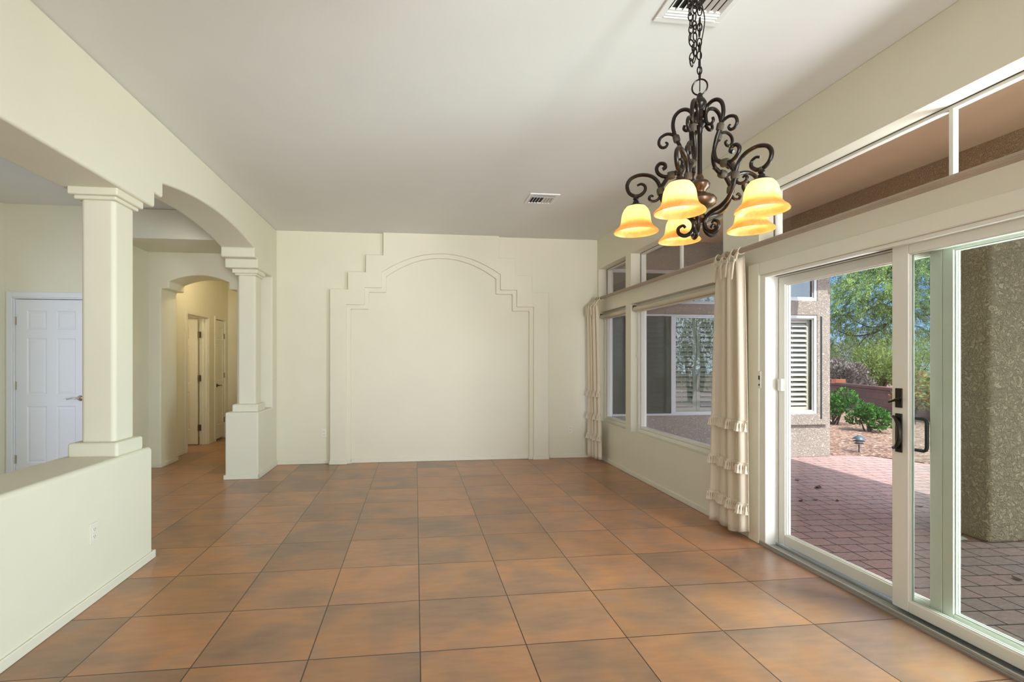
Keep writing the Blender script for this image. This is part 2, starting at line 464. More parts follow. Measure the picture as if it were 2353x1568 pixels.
wall('wall_hall_end', 'Y', 9.70, 9.82, XH-1.4, -2.0, 0, ZC, [], 'wall', 'shaded end wall of the hall')
wall('wall_hall_right', 'X', -2.20, -2.08, YB+.17, 9.70, 0, ZC, [], 'wall', 'hall wall backing the dining room')
wall('wall_bath', 'X', XH-1.4, XH-1.28, YH0, 9.70, 0, ZC, [], 'wall', 'wall inside the room behind the open hall door')
wall('wall_bath_near', 'Y', YH0, YH0+.1, XH-1.4, XH-.13, 0, ZC, [], 'wall', 'near wall inside the room behind the open hall door')

# baseboards
def base(name, segs, label, h=.055, t=.014):
    b = MB()
    for s in segs:
        if s[0] == 'y': _, x, y0, y1, sg = s; b.box(min(x, x+sg*t), max(x, x+sg*t), y0, y1, 0, h)
        else: _, y, x0, x1, sg = s; b.box(x0, x1, min(y, y+sg*t), max(y, y+sg*t), 0, h)
    return tag(b.build(name, 'trim', bevel=.006, seg=2), label, 'baseboard', kind='structure')
base('baseboard_far', [('x', YB, XL, -1.14, -1), ('x', YB, 1.868, XR, -1), ('x', YB, -.86, 1.59, -1)], 'cream baseboard along the far wall')
base('baseboard_right', [('y', XR, 3.625, YB, -1)], 'cream baseboard under the windows')
base('baseboard_left', [('y', XL, 6.125, YB, 1), ('x', 6.139, XLB-.014, XL+.014, -1)], 'cream baseboard around the short pedestal')
base('baseboard_half', [('y', XL, YN, 3.784, 1), ('x', 3.768, XLB, XL+.014, 1)], 'cream baseboard along the half wall')
base('baseboard_hall', [('x', YB, -3.43, -3.272, -1), ('y', -3.285, YB-.014, YH0+.014, 1), ('y', XH, YH0+.014, 7.925, 1), ('y', XH, 8.895, 9.02, 1)], 'cream baseboard by the hall arch and hall doors')

# stepped surround with arched inner edge on the far wall
cx = .364; NF = 6.865
out = [(cx-1.50, 0), (cx-1.50, 2.352), (cx-1.265, 2.352), (cx-1.265, 2.587), (cx-1.03, 2.587), (cx-1.03, 2.822), (cx-.797, 2.822), (cx-.797, ZC)]
out = out + [(2*cx-x, z) for x, z in reversed(out)]
def inner(d):
    a = [(cx-1.288+d, 0), (cx-1.288+d, 2.145-d), (cx-1.047+d, 2.145-d), (cx-1.047+d, 2.378-d), (cx-.815+d, 2.378-d)]
    xs, z0, zt = .815-d, 2.592-d*1.0, 2.862-d*1.0
    for i in range(25):
        t = -1+2*i/24; a.append((cx+xs*t, z0+(zt-z0)*(1-abs(t)**2.05)))
    return a + [(2*cx-x, z) for x, z in reversed(a[:5])]
nich = MB(); ii = inner(0)
nich.prism(out + list(reversed(ii)), 'Y', NF, YB)
no = nich.build('trim_1', 'wall', bevel=.006, seg=3)
jj = inner(.058)
nm = MB().prism([(x, max(z, 0)) for x, z in inner(-.03)] + list(reversed(jj)), 'Y', NF+.035, YB)
nm.build('inner_moulding', 'wall', no, bevel=.012, seg=3)
bb = MB()
for sx in (-1, 1):
    xo, xi = cx+sx*1.515, cx+sx*1.275
    bb.box(min(xo, xi), max(xo, xi), NF-.014, NF+.004, 0, .05)
    xw = cx+sx*1.5; bb.box(min(xw, xw+sx*.014), max(xw, xw+sx*.014), NF-.014, YB-.014, 0, .05)
    xw = cx+sx*1.23; bb.box(min(xw, xw-sx*.014), max(xw, xw-sx*.014), NF+.021, YB-.014, 0, .05)
    xw2 = cx+sx*1.288; bb.box(min(xw, xw2), max(xw, xw2), NF+.021, NF+.04, 0, .05)
bb.build('baseboard_return', 'trim', no, bevel=.005)
tag(no, 'cream stepped plaster surround with an arched inner edge on the far wall', 'wall surround', kind='structure')

# ------------------------------------------------------------------ windows in the right wall
XG = 2.742
def frame_rect(mb, y0, y1, z0, z1, w, x0, x1):
    mb.box(x0, x1, y0, y0+w, z0, z1); mb.box(x0, x1, y1-w, y1, z0, z1)
    mb.box(x0, x1, y0+w, y1-w, z0, z0+w); mb.box(x0, x1, y0+w, y1-w, z1-w, z1)
def window(name, R, label, low):
    y0, y1, z0, z1 = R
    r = empty(name, (XG, (y0+y1)/2, z0))
    if low:
        a = MB(); frame_rect(a, y0-.001, y1+.001, z0-.001, z1+.001, .04, 2.685, 2.79)
        a.build('frame', 'vinyl', r, bevel=.006)
        a = MB(); frame_rect(a, y0+.039, y1-.039, z0+.039, z1-.039, .032, 2.705, 2.765)
        a.build('sash', 'vinyl', r, bevel=.006)
        g = .070
    else:
        a = MB(); frame_rect(a, y0-.001, y1+.001, z0-.001, z1+.001, .003, 2.727, 2.732)
        a.build('gasket', 'dark', r)
        a = MB(); frame_rect(a, y0-.001, y1+.001, z0-.001, z1+.001, .020, 2.7325, 2.77)
        a.build('frame', 'vinyl', r)
        if y1-y0 > 1.2:
            ym = (y0+y1)/2; MB().box(2.7335, 2.765, ym-.010, ym+.010, z0+.004, z1-.004).build('mullion', 'vinyl', r)
        g = .018
    MB().box(XG-.002, XG+.002, y0+g, y1-g, z0+g, z1-g).build('pane', 'glass', r)
    return tag(r, label, 'window', kind='structure')
window('window_1', W1, 'narrow lower window beside the far corner', True)
window('window_2', W2, 'wide lower picture window facing the shuttered wing', True)
window('window_3', C1, 'small clerestory window beside the far corner', False)
window('window_4', C2, 'clerestory window above the wide picture window', False)
window('window_5', C3, 'long clerestory window above the sliding door', False)
window('window_6', WN, 'large unseen window added beside the camera for fill light', True)  # unseen, added to let the side fill lamp into the room

def roller(R, label, cordy, cordz, cordm, near_curtain=False):
    y0, y1, z0, z1 = R
    r = empty('roller_shade', (2.65, (y0+y1)/2, 2.03))
    n = 16; prof = [(2.648+.030*math.cos(2*PI*k/n), 2.016+.030*math.sin(2*PI*k/n)) for k in range(n)]
    MB().prism([(x, z) for x, z in prof], 'Y', y0+.022, y1-.022).build('roll', 'shade_cloth', r, smooth=True)
    MB().box(2.668, 2.676, y0+.03, y1-.03, 1.972, 2.016).build('hem_bar', 'vinyl', r, bevel=.003)
    for y in (y0+.004, y1-.016):
        b = MB(); b.box(2.625, 2.668, y, y+.012, 2.0, 2.062); b.build('bracket', 'brass', r)
    c = MB(); c.tube([(2.672, cordy, 1.985), (2.672, cordy-.004, 1.7), (2.672, cordy, cordz+.05)], .0022, 6)
    c.tube([(2.672, cordy, cordz+.05), (2.672, cordy, cordz+.02), (2.672, cordy, cordz)], [.003, .006, .0095], 10)
    c.build('pull_cord', cordm, r, smooth=True)
    return tag(r, label, 'roller shade')
roller(W1, 'rolled up shade with black pull cord in the narrow corner window', 6.03, 1.42, 'black')
roller(W2, 'rolled up cream shade across the top of the picture window', 5.775, 1.43, 'vinyl')

# ------------------------------------------------------------------ sliding door
def slider():
    r = empty('door_1', (2.66, 2.26, 0))
    y0, y1 = SL[0], SL[1]; zt = SL[3]
    cs = MB(); cs.box(2.578, XR+.001, y1+.012, y1+.135, 0, zt+.10); cs.box(2.578, XR+.001, y0-.135, y0-.012, 0, zt+.10)
    cs.box(2.578, XR+.001, y0-.012, y1+.012, zt+.004, zt+.10)
    cs.build('casing', 'trim', r, bevel=.008, seg=3)
    j = MB(); j.box(2.590, 2.80, y1-.045, y1+.012, .0, zt+.004); j.box(2.590, 2.80, y0-.012, y0+.045, 0, zt+.004)
    j.box(2.590, 2.632, y0+.045, y1-.045, zt-.019, zt+.004); j.box(2.680, 2.80, y0+.045, y1-.045, zt-.02, zt+.004)
    j.build('jamb', 'vinyl', r, bevel=.004)
    MB().box(2.632, 2.680, y0+.045, y1-.045, zt-.012, zt+.003).build('head_track', 'dark', r)
    t = MB(); t.box(2.580, 2.80, y0-.005, y1+.005, -.002, .014); t.box(2.580, 2.592, y0-.005, y1+.005, .014, .032)
    t.box(2.674, 2.682, y0+.045, y1-.045, .014, .03); t.box(2.752, 2.80, y0+.045, y1-.045, .014, .03)
    t.build('sill_track', 'alu', r, bevel=.003)
    return tag(r, 'frame of the white sliding patio door in the right wall', 'door frame', kind='structure')
slider()
def panel(name, ya, yb, x0, x1, sw, zb, zt, gl, label, wb=.075, wt=.06):
    r = empty(name, ((x0+x1)/2, (ya+yb)/2, zb))
    f = MB(); f.box(x0, x1, ya, ya+sw, zb, zt); f.box(x0, x1, yb-sw, yb, zb, zt)
    f.box(x0, x1, ya+sw, yb-sw, zb, zb+wb); f.box(x0, x1, ya+sw, yb-sw, zt-wt, zt)
    f.build('frame', 'vinyl', r, bevel=.005)
    g = MB(); xm = (x0+x1)/2
    for (a, b) in ((xm-.012, xm-.006), (xm+.006, xm+.012)):
        frame_rect(g, ya+sw-.004, yb-sw+.004, zb+wb-.004, zt-wt+.004, .010, a, b)
    g.build('glazing_bead', 'vinyl', r)
    MB().box(xm-.004, xm+.004, ya+sw-.002, yb-sw+.002, zb+wb-.002, zt-wt+.002).build('pane', gl, r)
    return tag(r, label, 'sliding door panel', kind='structure')
pA = panel('door_2', 2.262, 3.428, 2.692, 2.738, .062, .031, 2.008, 'glass', 'far sliding glass panel beside the curtain')
pC = panel('door_3', 1.09, 2.260, 2.692, 2.738, .052, .031, 2.008, 'glass_green', 'near sliding glass panel overlapping behind the handled one')
pB = panel('door_4', 1.296, 2.480, 2.634, 2.672, .094, .031, 2.028, 'glass_green', 'sliding glass panel with dark handle set, nearest the room', wb=.062, wt=.066)
# handle set (a thing bolted to the stile: parts of the panel)
hs = MB(); hs.box(2.628, 2.635, 2.418, 2.456, .886, 1.098)
hb = hs.build('handle_plate', 'bronze_dark', pB, bevel=.002)
path = []
for t in [i/20 for i in range(21)]:
    a = PI*t; k_ = math.sin(a)**.45; path.append((2.630-.028*k_, 2.468-.060*k_, 1.078-.172*t))
MB().tube(path, [.0085]*2+[.0105]*17+[.0085]*2, 10).build('pull_handle', 'bronze_dark', pB, smooth=True)
MB().box(2.628, 2.635, 2.418, 2.456, 1.130, 1.236).build('latch_plate', 'bronze_dark', pB, bevel=.002)
lv = MB(); lv.tube([(2.628, 2.436, 1.172), (2.606, 2.436, 1.172)], .009, 12)
lv.tube([(2.604, 2.470, 1.158), (2.604, 2.436, 1.172), (2.604, 2.398, 1.186)], [.005, .007, .005], 10)
lv.build('thumb_latch', 'bronze_dark', pB, smooth=True)
ex = MB(); zz = (.905, 1.075)
ex.tube([(2.668, 2.43, zz[1]), (2.683, 2.415, zz[1]), (2.686, 2.35, zz[1]), (2.686, 2.338, zz[1]-.006), (2.686, 2.333, zz[1]-.02), (2.686, 2.333, zz[0]+.02), (2.686, 2.338, zz[0]+.006), (2.686, 2.35, zz[0]), (2.683, 2.415, zz[0]), (2.668, 2.43, zz[0])], .009, 10)
ex.build('outside_handle', 'black', pB, smooth=True)
kp = MB().box(2.668, 2.693, 3.372, 3.408, 1.165, 1.255)
kp.build('keeper', 'vinyl', pA, bevel=.003)
sn = empty('door_sensor', (2.59, 3.487, 1.22))
MB().box(2.579, 2.590, 3.474, 3.500, 1.18, 1.31).build('case', 'vinyl', sn, bevel=.003)
for z0_, z1_ in ((1.245, 1.275), (1.20, 1.212)): MB().box(2.5775, 2.579, 3.480, 3.494, z0_, z1_).build('dark_mark', 'bronze_dark', sn)
tag(sn, 'small white door sensor with dark marks on the sliding door jamb', 'door sensor')

# ------------------------------------------------------------------ curtain rod and curtains
rod = empty('curtain_rod', (2.52, 3.9, 2.247))
n = 20; fl = []
for k in range(n*2):
    a = PI*k/n; rr = .0205 if k % 2 == 0 else .0175
    fl.append((2.52+rr*math.cos(a), 2.247+rr*math.sin(a)))
MB().prism(fl, 'Y', 1.05, 6.74).build('pole', 'wood_rod', rod)
for y in (1.2, 3.80, 6.66):
    k = MB(); k.lathe([(.0, -.016), (.030, -.016), (.033, -.008), (.033, .008), (.030, .016), (0, .016)], (0, 0, 0), 20)
    k.xform(Matrix.Translation((2.52, y, 2.247)) @ Matrix.Rotation(PI/2, 4, 'X'))
    k.box(2.52, XR, y-.010, y+.010, 2.240, 2.254); k.lathe([(.028, 0), (.028, .01)], (0, 0, 0), 4)
    k.v = k.v[:-8]; k.f = [f for f in k.f if max(f) < len(k.v)]
    k.build('bracket', 'wood_rod', rod, smooth=True)
tag(rod, 'long fluted wooden curtain pole above windows and sliding door', 'curtain rod')

def curtain(label, topp, botp, ztop, zbot, pleats, amp, fr, ties, seed, lift=0):
    rnd = random.Random(seed)
    r = empty('curtain', ((topp[0][0]+topp[1][0])/2, (topp[0][1]+topp[1][1])/2, zbot))
    ph = [rnd.uniform(-.5, .5) for _ in range(4)]
    d = Vector((botp[1][0]-botp[0][0], botp[1][1]-botp[0][1], 0)); L = d.length; nrm = Vector((-d.y, d.x, 0)).normalized()
    if nrm.x > 0: nrm = -nrm
    def pos(u, z, off=0):
        v = min(1, max(0, (ztop-z)/(ztop-zbot)))
        e = v**.55
        x = (topp[0][0]*(1-u)+topp[1][0]*u)*(1-e)+(botp[0][0]*(1-u)+botp[1][0]*u)*e
        y = (topp[0][1]*(1-u)+topp[1][1]*u)*(1-e)+(botp[0][1]*(1-u)+botp[1][1]*u)*e
        uu = u+.030*math.sin(2*PI*u)*math.sin(2*PI*(1.3*u+ph[0]))+.010*math.sin(PI*u)*math.sin(3.0*v+9*u)
        s = -math.cos(2*PI*pleats*uu)*(1-.35*v*math.sin(7*u+ph[1])**2)
        a = amp*min(1, .3+5*u)*(.75+.35*math.sin(5*u+ph[2]+1.5*v))*(.9+.15*v)
        sag = .012*(1-v)*math.cos(2*PI*ties*u)*math.exp(-8*v)
        p = Vector((x, y, z+sag)) + nrm*(a*s+off) + d.normalized()*(.30*a*math.sin(4*PI*pleats*uu)*math.sin(PI*u))
        return p
    nu, nv = 150, 44
    vs = []; fs = []
    for i in range(nu+1):
        u = i/nu; zb = zbot+lift*max(0, (.3-u)/.3)
        for jv in range(nv+1): vs.append(pos(u, ztop+(zb-ztop)*jv/nv))
    for i in range(nu):
        for jv in range(nv): fs.append((i*(nv+1)+jv, (i+1)*(nv+1)+jv, (i+1)*(nv+1)+jv+1, i*(nv+1)+jv+1))
    c = MB().add(vs, fs).build('cloth', 'fabric', r, smooth=True, ang=180)
    so = c.modifiers.new('Solidify', 'SOLIDIFY'); so.thickness = .003
    for zf in fr:
        f = MB(); nt_ = int(L*2.4/.034)
        top = [pos(i/nu, zf+.020, .010) for i in range(nu+1)]; low = [pos(i/nu, zf-.004, .016) for i in range(nu+1)]
        f.add([p for q in zip(top, low) for p in q], [(2*i, 2*i+2, 2*i+3, 2*i+1) for i in range(nu)])
        f.tube([p for p in top], .0035, 5)
        f.tube([p for p in low], .0030, 5)
        for k in range(nt_):
            u = (k+.5)/nt_
            p = pos(u, zf, .018); q = pos(u+rnd.uniform(-.004, .004), zf-.060, .022)
            f.tube([p+Vector((0, 0, .004)), p+(q-p)*.18, p+(q-p)*.35, p+(q-p)*.8, q], [.003, .0085, .0065, .0125, .0145], 7)
        f.build('fringe', 'fabric', r, smooth=True)
    for k in range(ties):
        u = (k+.5)/ties
        p = pos(u, ztop-.01, .0)
        yy = p.y; tm = MB()
        if True:
            ring = [(2.52+.0275*math.cos(a), yy+.010*math.sin(2*a), 2.247+.0275*math.sin(a)) for a in [2*PI*i/14 for i in range(14)]]
            tm.tube(ring, .0055, 6, closed=True)
            for sgn in (-1, 1):
                q = Vector((2.490, yy+sgn*.006, 2.233))
                tm.tube([q, (q+p)/2+nrm*.012+Vector((0, sgn*.012, 0)), p], [.006, .007, .009], 6)
            e = p+nrm*.018+Vector((0, rnd.uniform(-.03, .03), -.10-rnd.uniform(0, .06)))
            tm.tube([p+Vector((0, 0, .015))+nrm*.010, p+nrm*.022+Vector((0, 0, -.02)), e], [.006, .007, .006], 6)
            tm.lathe([(0, -.012), (.010, -.008), (.013, 0), (.010, .008), (0, .012)], p+nrm*.010+Vector((0, 0, .008)), 8)
        tm.build('tie', 'fabric', r, smooth=True)
    return tag(r, label, 'curtain')
curtain('cream tied curtain with three fringe rows beside the sliding door', ((2.50, 3.56), (2.53, 3.95)), ((2.505, 3.515), (2.52, 4.04)), 2.185, .035, 4, .038, (.905, .585, .275), 4, 5, .055)
curtain('narrow bunched cream curtain hanging in the far right corner', ((2.45, 6.52), (2.41, 6.84)), ((2.50, 6.50), (2.42, 6.85)), 2.165, .045, 4, .020, (.955, .64, .36), 4, 9)

# ------------------------------------------------------------------ ceiling vents, outlets
def vent(cx_, cy_, w, far, label):
    r = empty('ceiling_vent', (cx_, cy_, ZC))
    h = w/2; f = MB(); b = .034
    for (x0, x1, y0, y1) in ((-h, h, -h, -h+b), (-h, h, h-b, h), (-h, -h+b, -h+b, h-b), (h-b, h, -h+b, h-b)):
        f.box(cx_+x0, cx_+x1, cy_+y0, cy_+y1, ZC-.011, ZC+.001)
    f.build('frame', 'vent_white', r, bevel=.003)
    MB().box(cx_-h+b, cx_+h-b, cy_-h+b, cy_+h-b, ZC-.0015, ZC-.0005).build('backing', 'dark', r)
    sl = MB(); i0, i1 = -h+b, h-b
    ys = far*(i1-.062); ya, yb = (min(-far*i1, ys), max(-far*i1, ys))
    sl.box(cx_+i0, cx_+i1, cy_+ys-.003, cy_+ys+.003, ZC-.012, ZC-.002)
    def blade(p0, p1, nx, ny, tilt):
        q = Vector((nx, ny, 0))*tilt
        a, c = Vector(p0), Vector(p1)
        dz = Vector((0, 0, -.013)); t_ = Vector((0, 0, .0015))
        vs = [a, c, c+q+dz, a+q+dz]; vs = vs+[v+t_ for v in vs]
        sl.add(vs, [(0, 1, 2, 3), (7, 6, 5, 4), (0, 4, 5, 1), (1, 5, 6, 2), (2, 6, 7, 3), (3, 7, 4, 0)])
    k = 8
    for i in range(k):
        x = cx_+i0+(i+.5)*(i1-i0)/k; sg = -1 if i < k/2 else 1
        blade((x, cy_+ya, ZC-.002), (x, cy_+yb, ZC-.002), sg, 0, .016)
    for i in range(3):
        y = cy_+far*(i1-.010-.019*i)
        blade((cx_+i0, y-far*.012, ZC-.002), (cx_+i1, y-far*.012, ZC-.002), 0, far, .014)
    sl.build('slats', 'vent_white', r)
    return tag(r, label, 'ceiling vent')
vent(1.375, 2.248, .345, 1, 'white ceiling vent above the chandelier')
vent(1.345, 5.23, .32, -1, 'white ceiling vent toward the far wall')

def outlet(loc, face, label):
    r = empty('wall_outlet', loc)
    u, nn = (Vector((1, 0, 0)), Vector((0, -1, 0))) if face == '-Y' else (Vector((0, 1, 0)), Vector((1, 0, 0)))
    B = Vector(loc)
    def bx(mb, u0, u1, z0, z1, d0, d1):
        a = B+u*u0+nn*d0; b = B+u*u1+nn*d1
        mb.box(min(a.x, b.x), max(a.x, b.x), min(a.y, b.y), max(a.y, b.y), B.z+z0, B.z+z1)
    m = MB(); bx(m, -.036, .036, -.058, .058, -.0005, .006); m.build('cover_plate', 'plate', r, bevel=.003)
    for s in (-1, 1):
        m = MB(); bx(m, -.016, .016, s*.021-.014, s*.021+.014, .005, .0085); o = m.build('receptacle', 'plate', r, bevel=.002)
        m = MB(); bx(m, -.009, -.006, s*.021-.003, s*.021+.006, .008, .0089); bx(m, .006, .009, s*.021-.003, s*.021+.006, .008, .0089)
        bx(m, -.002, .002, s*.021-.010, s*.021-.006, .008, .0089); m.build('slots', 'slot', o)
    return tag(r, label, 'wall outlet')
outlet((-1.225, YB, .413), '-Y', 'cream wall outlet left of the stepped surround')
outlet((2.20, YB, .405), '-Y', 'cream wall outlet right of the stepped surround')
outlet((XL, 3.11, .40), '+X', 'cream wall outlet on the half wall')

# ------------------------------------------------------------------ interior doors
def six_panel(w, h, t=.035):
    """door leaf in x (0..w), front face at y=0 facing -y"""
    mb = MB(); mb.box(0, w, .010, t, 0, h)
    st = .115*w/.76 if w < .7 else .115; mid = .10 if w >= .7 else .07
    pw = (w-2*st-mid)/2
    cols = [(st, st+pw), (st+pw+mid, w-st)] if w >= .6 else [(st*1.0, w-st*1.0)]
    rows = [(.235, .235+.62), (.985, .985+.62), (1.70, 1.70+.21)]
    k = h/2.03; rows = [(a*k, b*k) for a, b in rows]
    holes = [(a, b, c, d) for a, b in cols for c, d in rows]
    us = [0, w]+[v for q in holes for v in q[:2]]; zs = [0, h]+[v for q in holes for v in q[2:]]
    g = wall_grid(us, zs, holes, 'Y', 0, .0101); mb.add(g.v, g.f)
    for a, b, c, d in holes:
        q1, q2 = .012, .035
        mb.add([(a, 0.0, c), (b, 0, c), (b, 0, d), (a, 0, d), (a+q1, .009, c+q1), (b-q1, .009, c+q1), (b-q1, .009, d-q1), (a+q1, .009, d-q1),
                (a+q2, .003, c+q2), (b-q2, .003, c+q2), (b-q2, .003, d-q2), (a+q2, .003, d-q2)],
               [(0, 1, 5, 4), (1, 2, 6, 5), (2, 3, 7, 6), (3, 0, 4, 7), (4, 5, 9, 8), (5, 6, 10, 9), (6, 7, 11, 10), (7, 4, 8, 11), (8, 9, 10, 11)])
    return mb
def lever(u, z, d):
    """lever handle at u on a face y=0, pointing to sign d"""
    mb = MB()
    mb.lathe([(0, 0), (.032, 0), (.031, .006), (.022, .012), (.012, .016), (.011, .045), (0, .048)], (0, 0, 0), 20)
    mb.xform(Matrix.Rotation(PI/2, 4, 'X'))
    mb.tube([(0, -.042, 0), (d*.03, -.046, .003), (d*.06, -.044, .006), (d*.09, -.042, -.002), (d*.115, -.040, -.010), (d*.122, -.040, -.004)], [.010, .0095, .008, .007, .006, .005], 10)
    mb.xform(Matrix.Translation((u, 0, z)))
    return mb
def hinge(u, z, y=0, rz=0):
    mb = MB().box(-.016, .016, -.003, 0, -.045, .045); mb.tube([(0, -.006, -.047), (0, -.006, .047)], .006, 8)
    return mb.xform(Matrix.Translation((u, y, z)))
def casing(mb, u0, u1, zt, w, p0, p1, axis):
    def bx(a, b, c, d):
        if axis == 'Y': mb.box(a, b, p0, p1, c, d)
        else: mb.box(p0, p1, a, b, c, d)
    bx(u0-w, u0, 0, zt+w); bx(u1, u1+w, 0, zt+w); bx(u0, u1, zt, zt+w)

def foyer_door():
    r = empty('door_5', ((DX0+DX1)/2, DY, 0))
    w = DX1-DX0-.03; T = Matrix.Translation((DX0+.017, DY+.012, .012))
    leaf = six_panel(w, 2.06).xform(T).build('leaf', 'white', r)
    lever(w-.065, .955, -1).xform(T).build('lever_handle', 'nickel', leaf, smooth=True)
    for z in (.28, 1.10, 1.82): hinge(-.004, z).xform(T).build('hinge', 'nickel', r)
    c = MB(); casing(c, DX0, DX1, 2.095, .06, DY-.016, DY+.001, 'Y')
    c.box(DX0-.001, DX0+.014, DY, DY+.12, 0, 2.095); c.box(DX1-.014, DX1+.001, DY, DY+.12, 0, 2.095); c.box(DX0, DX1, DY, DY+.12, 2.08, 2.096)
    c.box(DX0, DX1, DY+.06, DY+.12, 0, 2.09)
    c.build('casing', 'white', r, bevel=.005)
    return tag(r, 'closed white six panel door in the foyer behind the nearer column', 'door', kind='structure')
foyer_door()
def hall_doors():
    r = empty('door_6', (XH, 8.41, 0))
    c = MB(); casing(c, D1[0], D1[1], D1[3], .075, XH-.001, XH+.018, 'X')
    c.box(XH-.131, XH, D1[0]-.001, D1[0]+.015, 0, D1[3]); c.box(XH-.131, XH, D1[1]-.015, D1[1]+.001, 0, D1[3]); c.box(XH-.131, XH, D1[0], D1[1], D1[3]-.015, D1[3]+.001)
    c.box(XH-.09, XH-.05, D1[1]-.028, D1[1]-.014, 0, D1[3])
    c.build('casing', 'trim', r, bevel=.005)
    # open leaf, hinged on the far jamb and swung into the room
    T = Matrix.Translation((XH-.125, D1[1]-.055, .012)) @ Matrix.Rotation(math.radians(186), 4, 'Z') @ Matrix.Translation((0, -.035, 0)) 
    mb = six_panel(.74, 2.06); mb.xform(Matrix.Translation((.74, 0, 0)) @ Matrix.Scale(-1, 4, (1, 0, 0)))
    mb.xform(Matrix.Translation((XH-.145-.74, D1[1]-.05, .012)))
    leaf = mb.build('leaf', 'trim', r)
    for z in (.28, 1.10, 1.82):
        h = MB().box(XH-.134, XH-.100, D1[1]-.056, D1[1]-.020, z-.05, z+.05); h.tube([(XH-.118, D1[1]-.058, z-.052), (XH-.118, D1[1]-.058, z+.052)], .007, 8)
        h.build('hinge', 'brass', r, bevel=.002)
    tag(r, 'white hall door standing open, first beyond the arch', 'door', kind='structure')
    r = empty('door_7', (XH, (D2[0]+D2[1])/2, 0))
    c = MB(); casing(c, D2[0], D2[1], D2[3], .05, XH-.001, XH+.016, 'X'); c.box(XH-.12, XH-.05, D2[0], D2[1], 0, D2[3]); c.build('casing', 'trim', r, bevel=.005)
    T = Matrix.Translation((XH-.004, D2[0]+.004, .03)) @ Matrix.Rotation(PI/2, 4, 'Z')
    leaf = six_panel(D2[1]-D2[0]-.008, 2.07).xform(T).build('leaf', 'trim', r)
    lever(.07, .93, 1).xform(T).build('lever_handle', 'brass', leaf, smooth=True)
    for z in (.30, 1.10, 1.80): hinge(D2[1]-D2[0]-.004, z).xform(T).build('hinge', 'brass', r)
    tag(r, 'narrow closed white closet door at the end of the hall', 'door', kind='structure')
hall_doors()

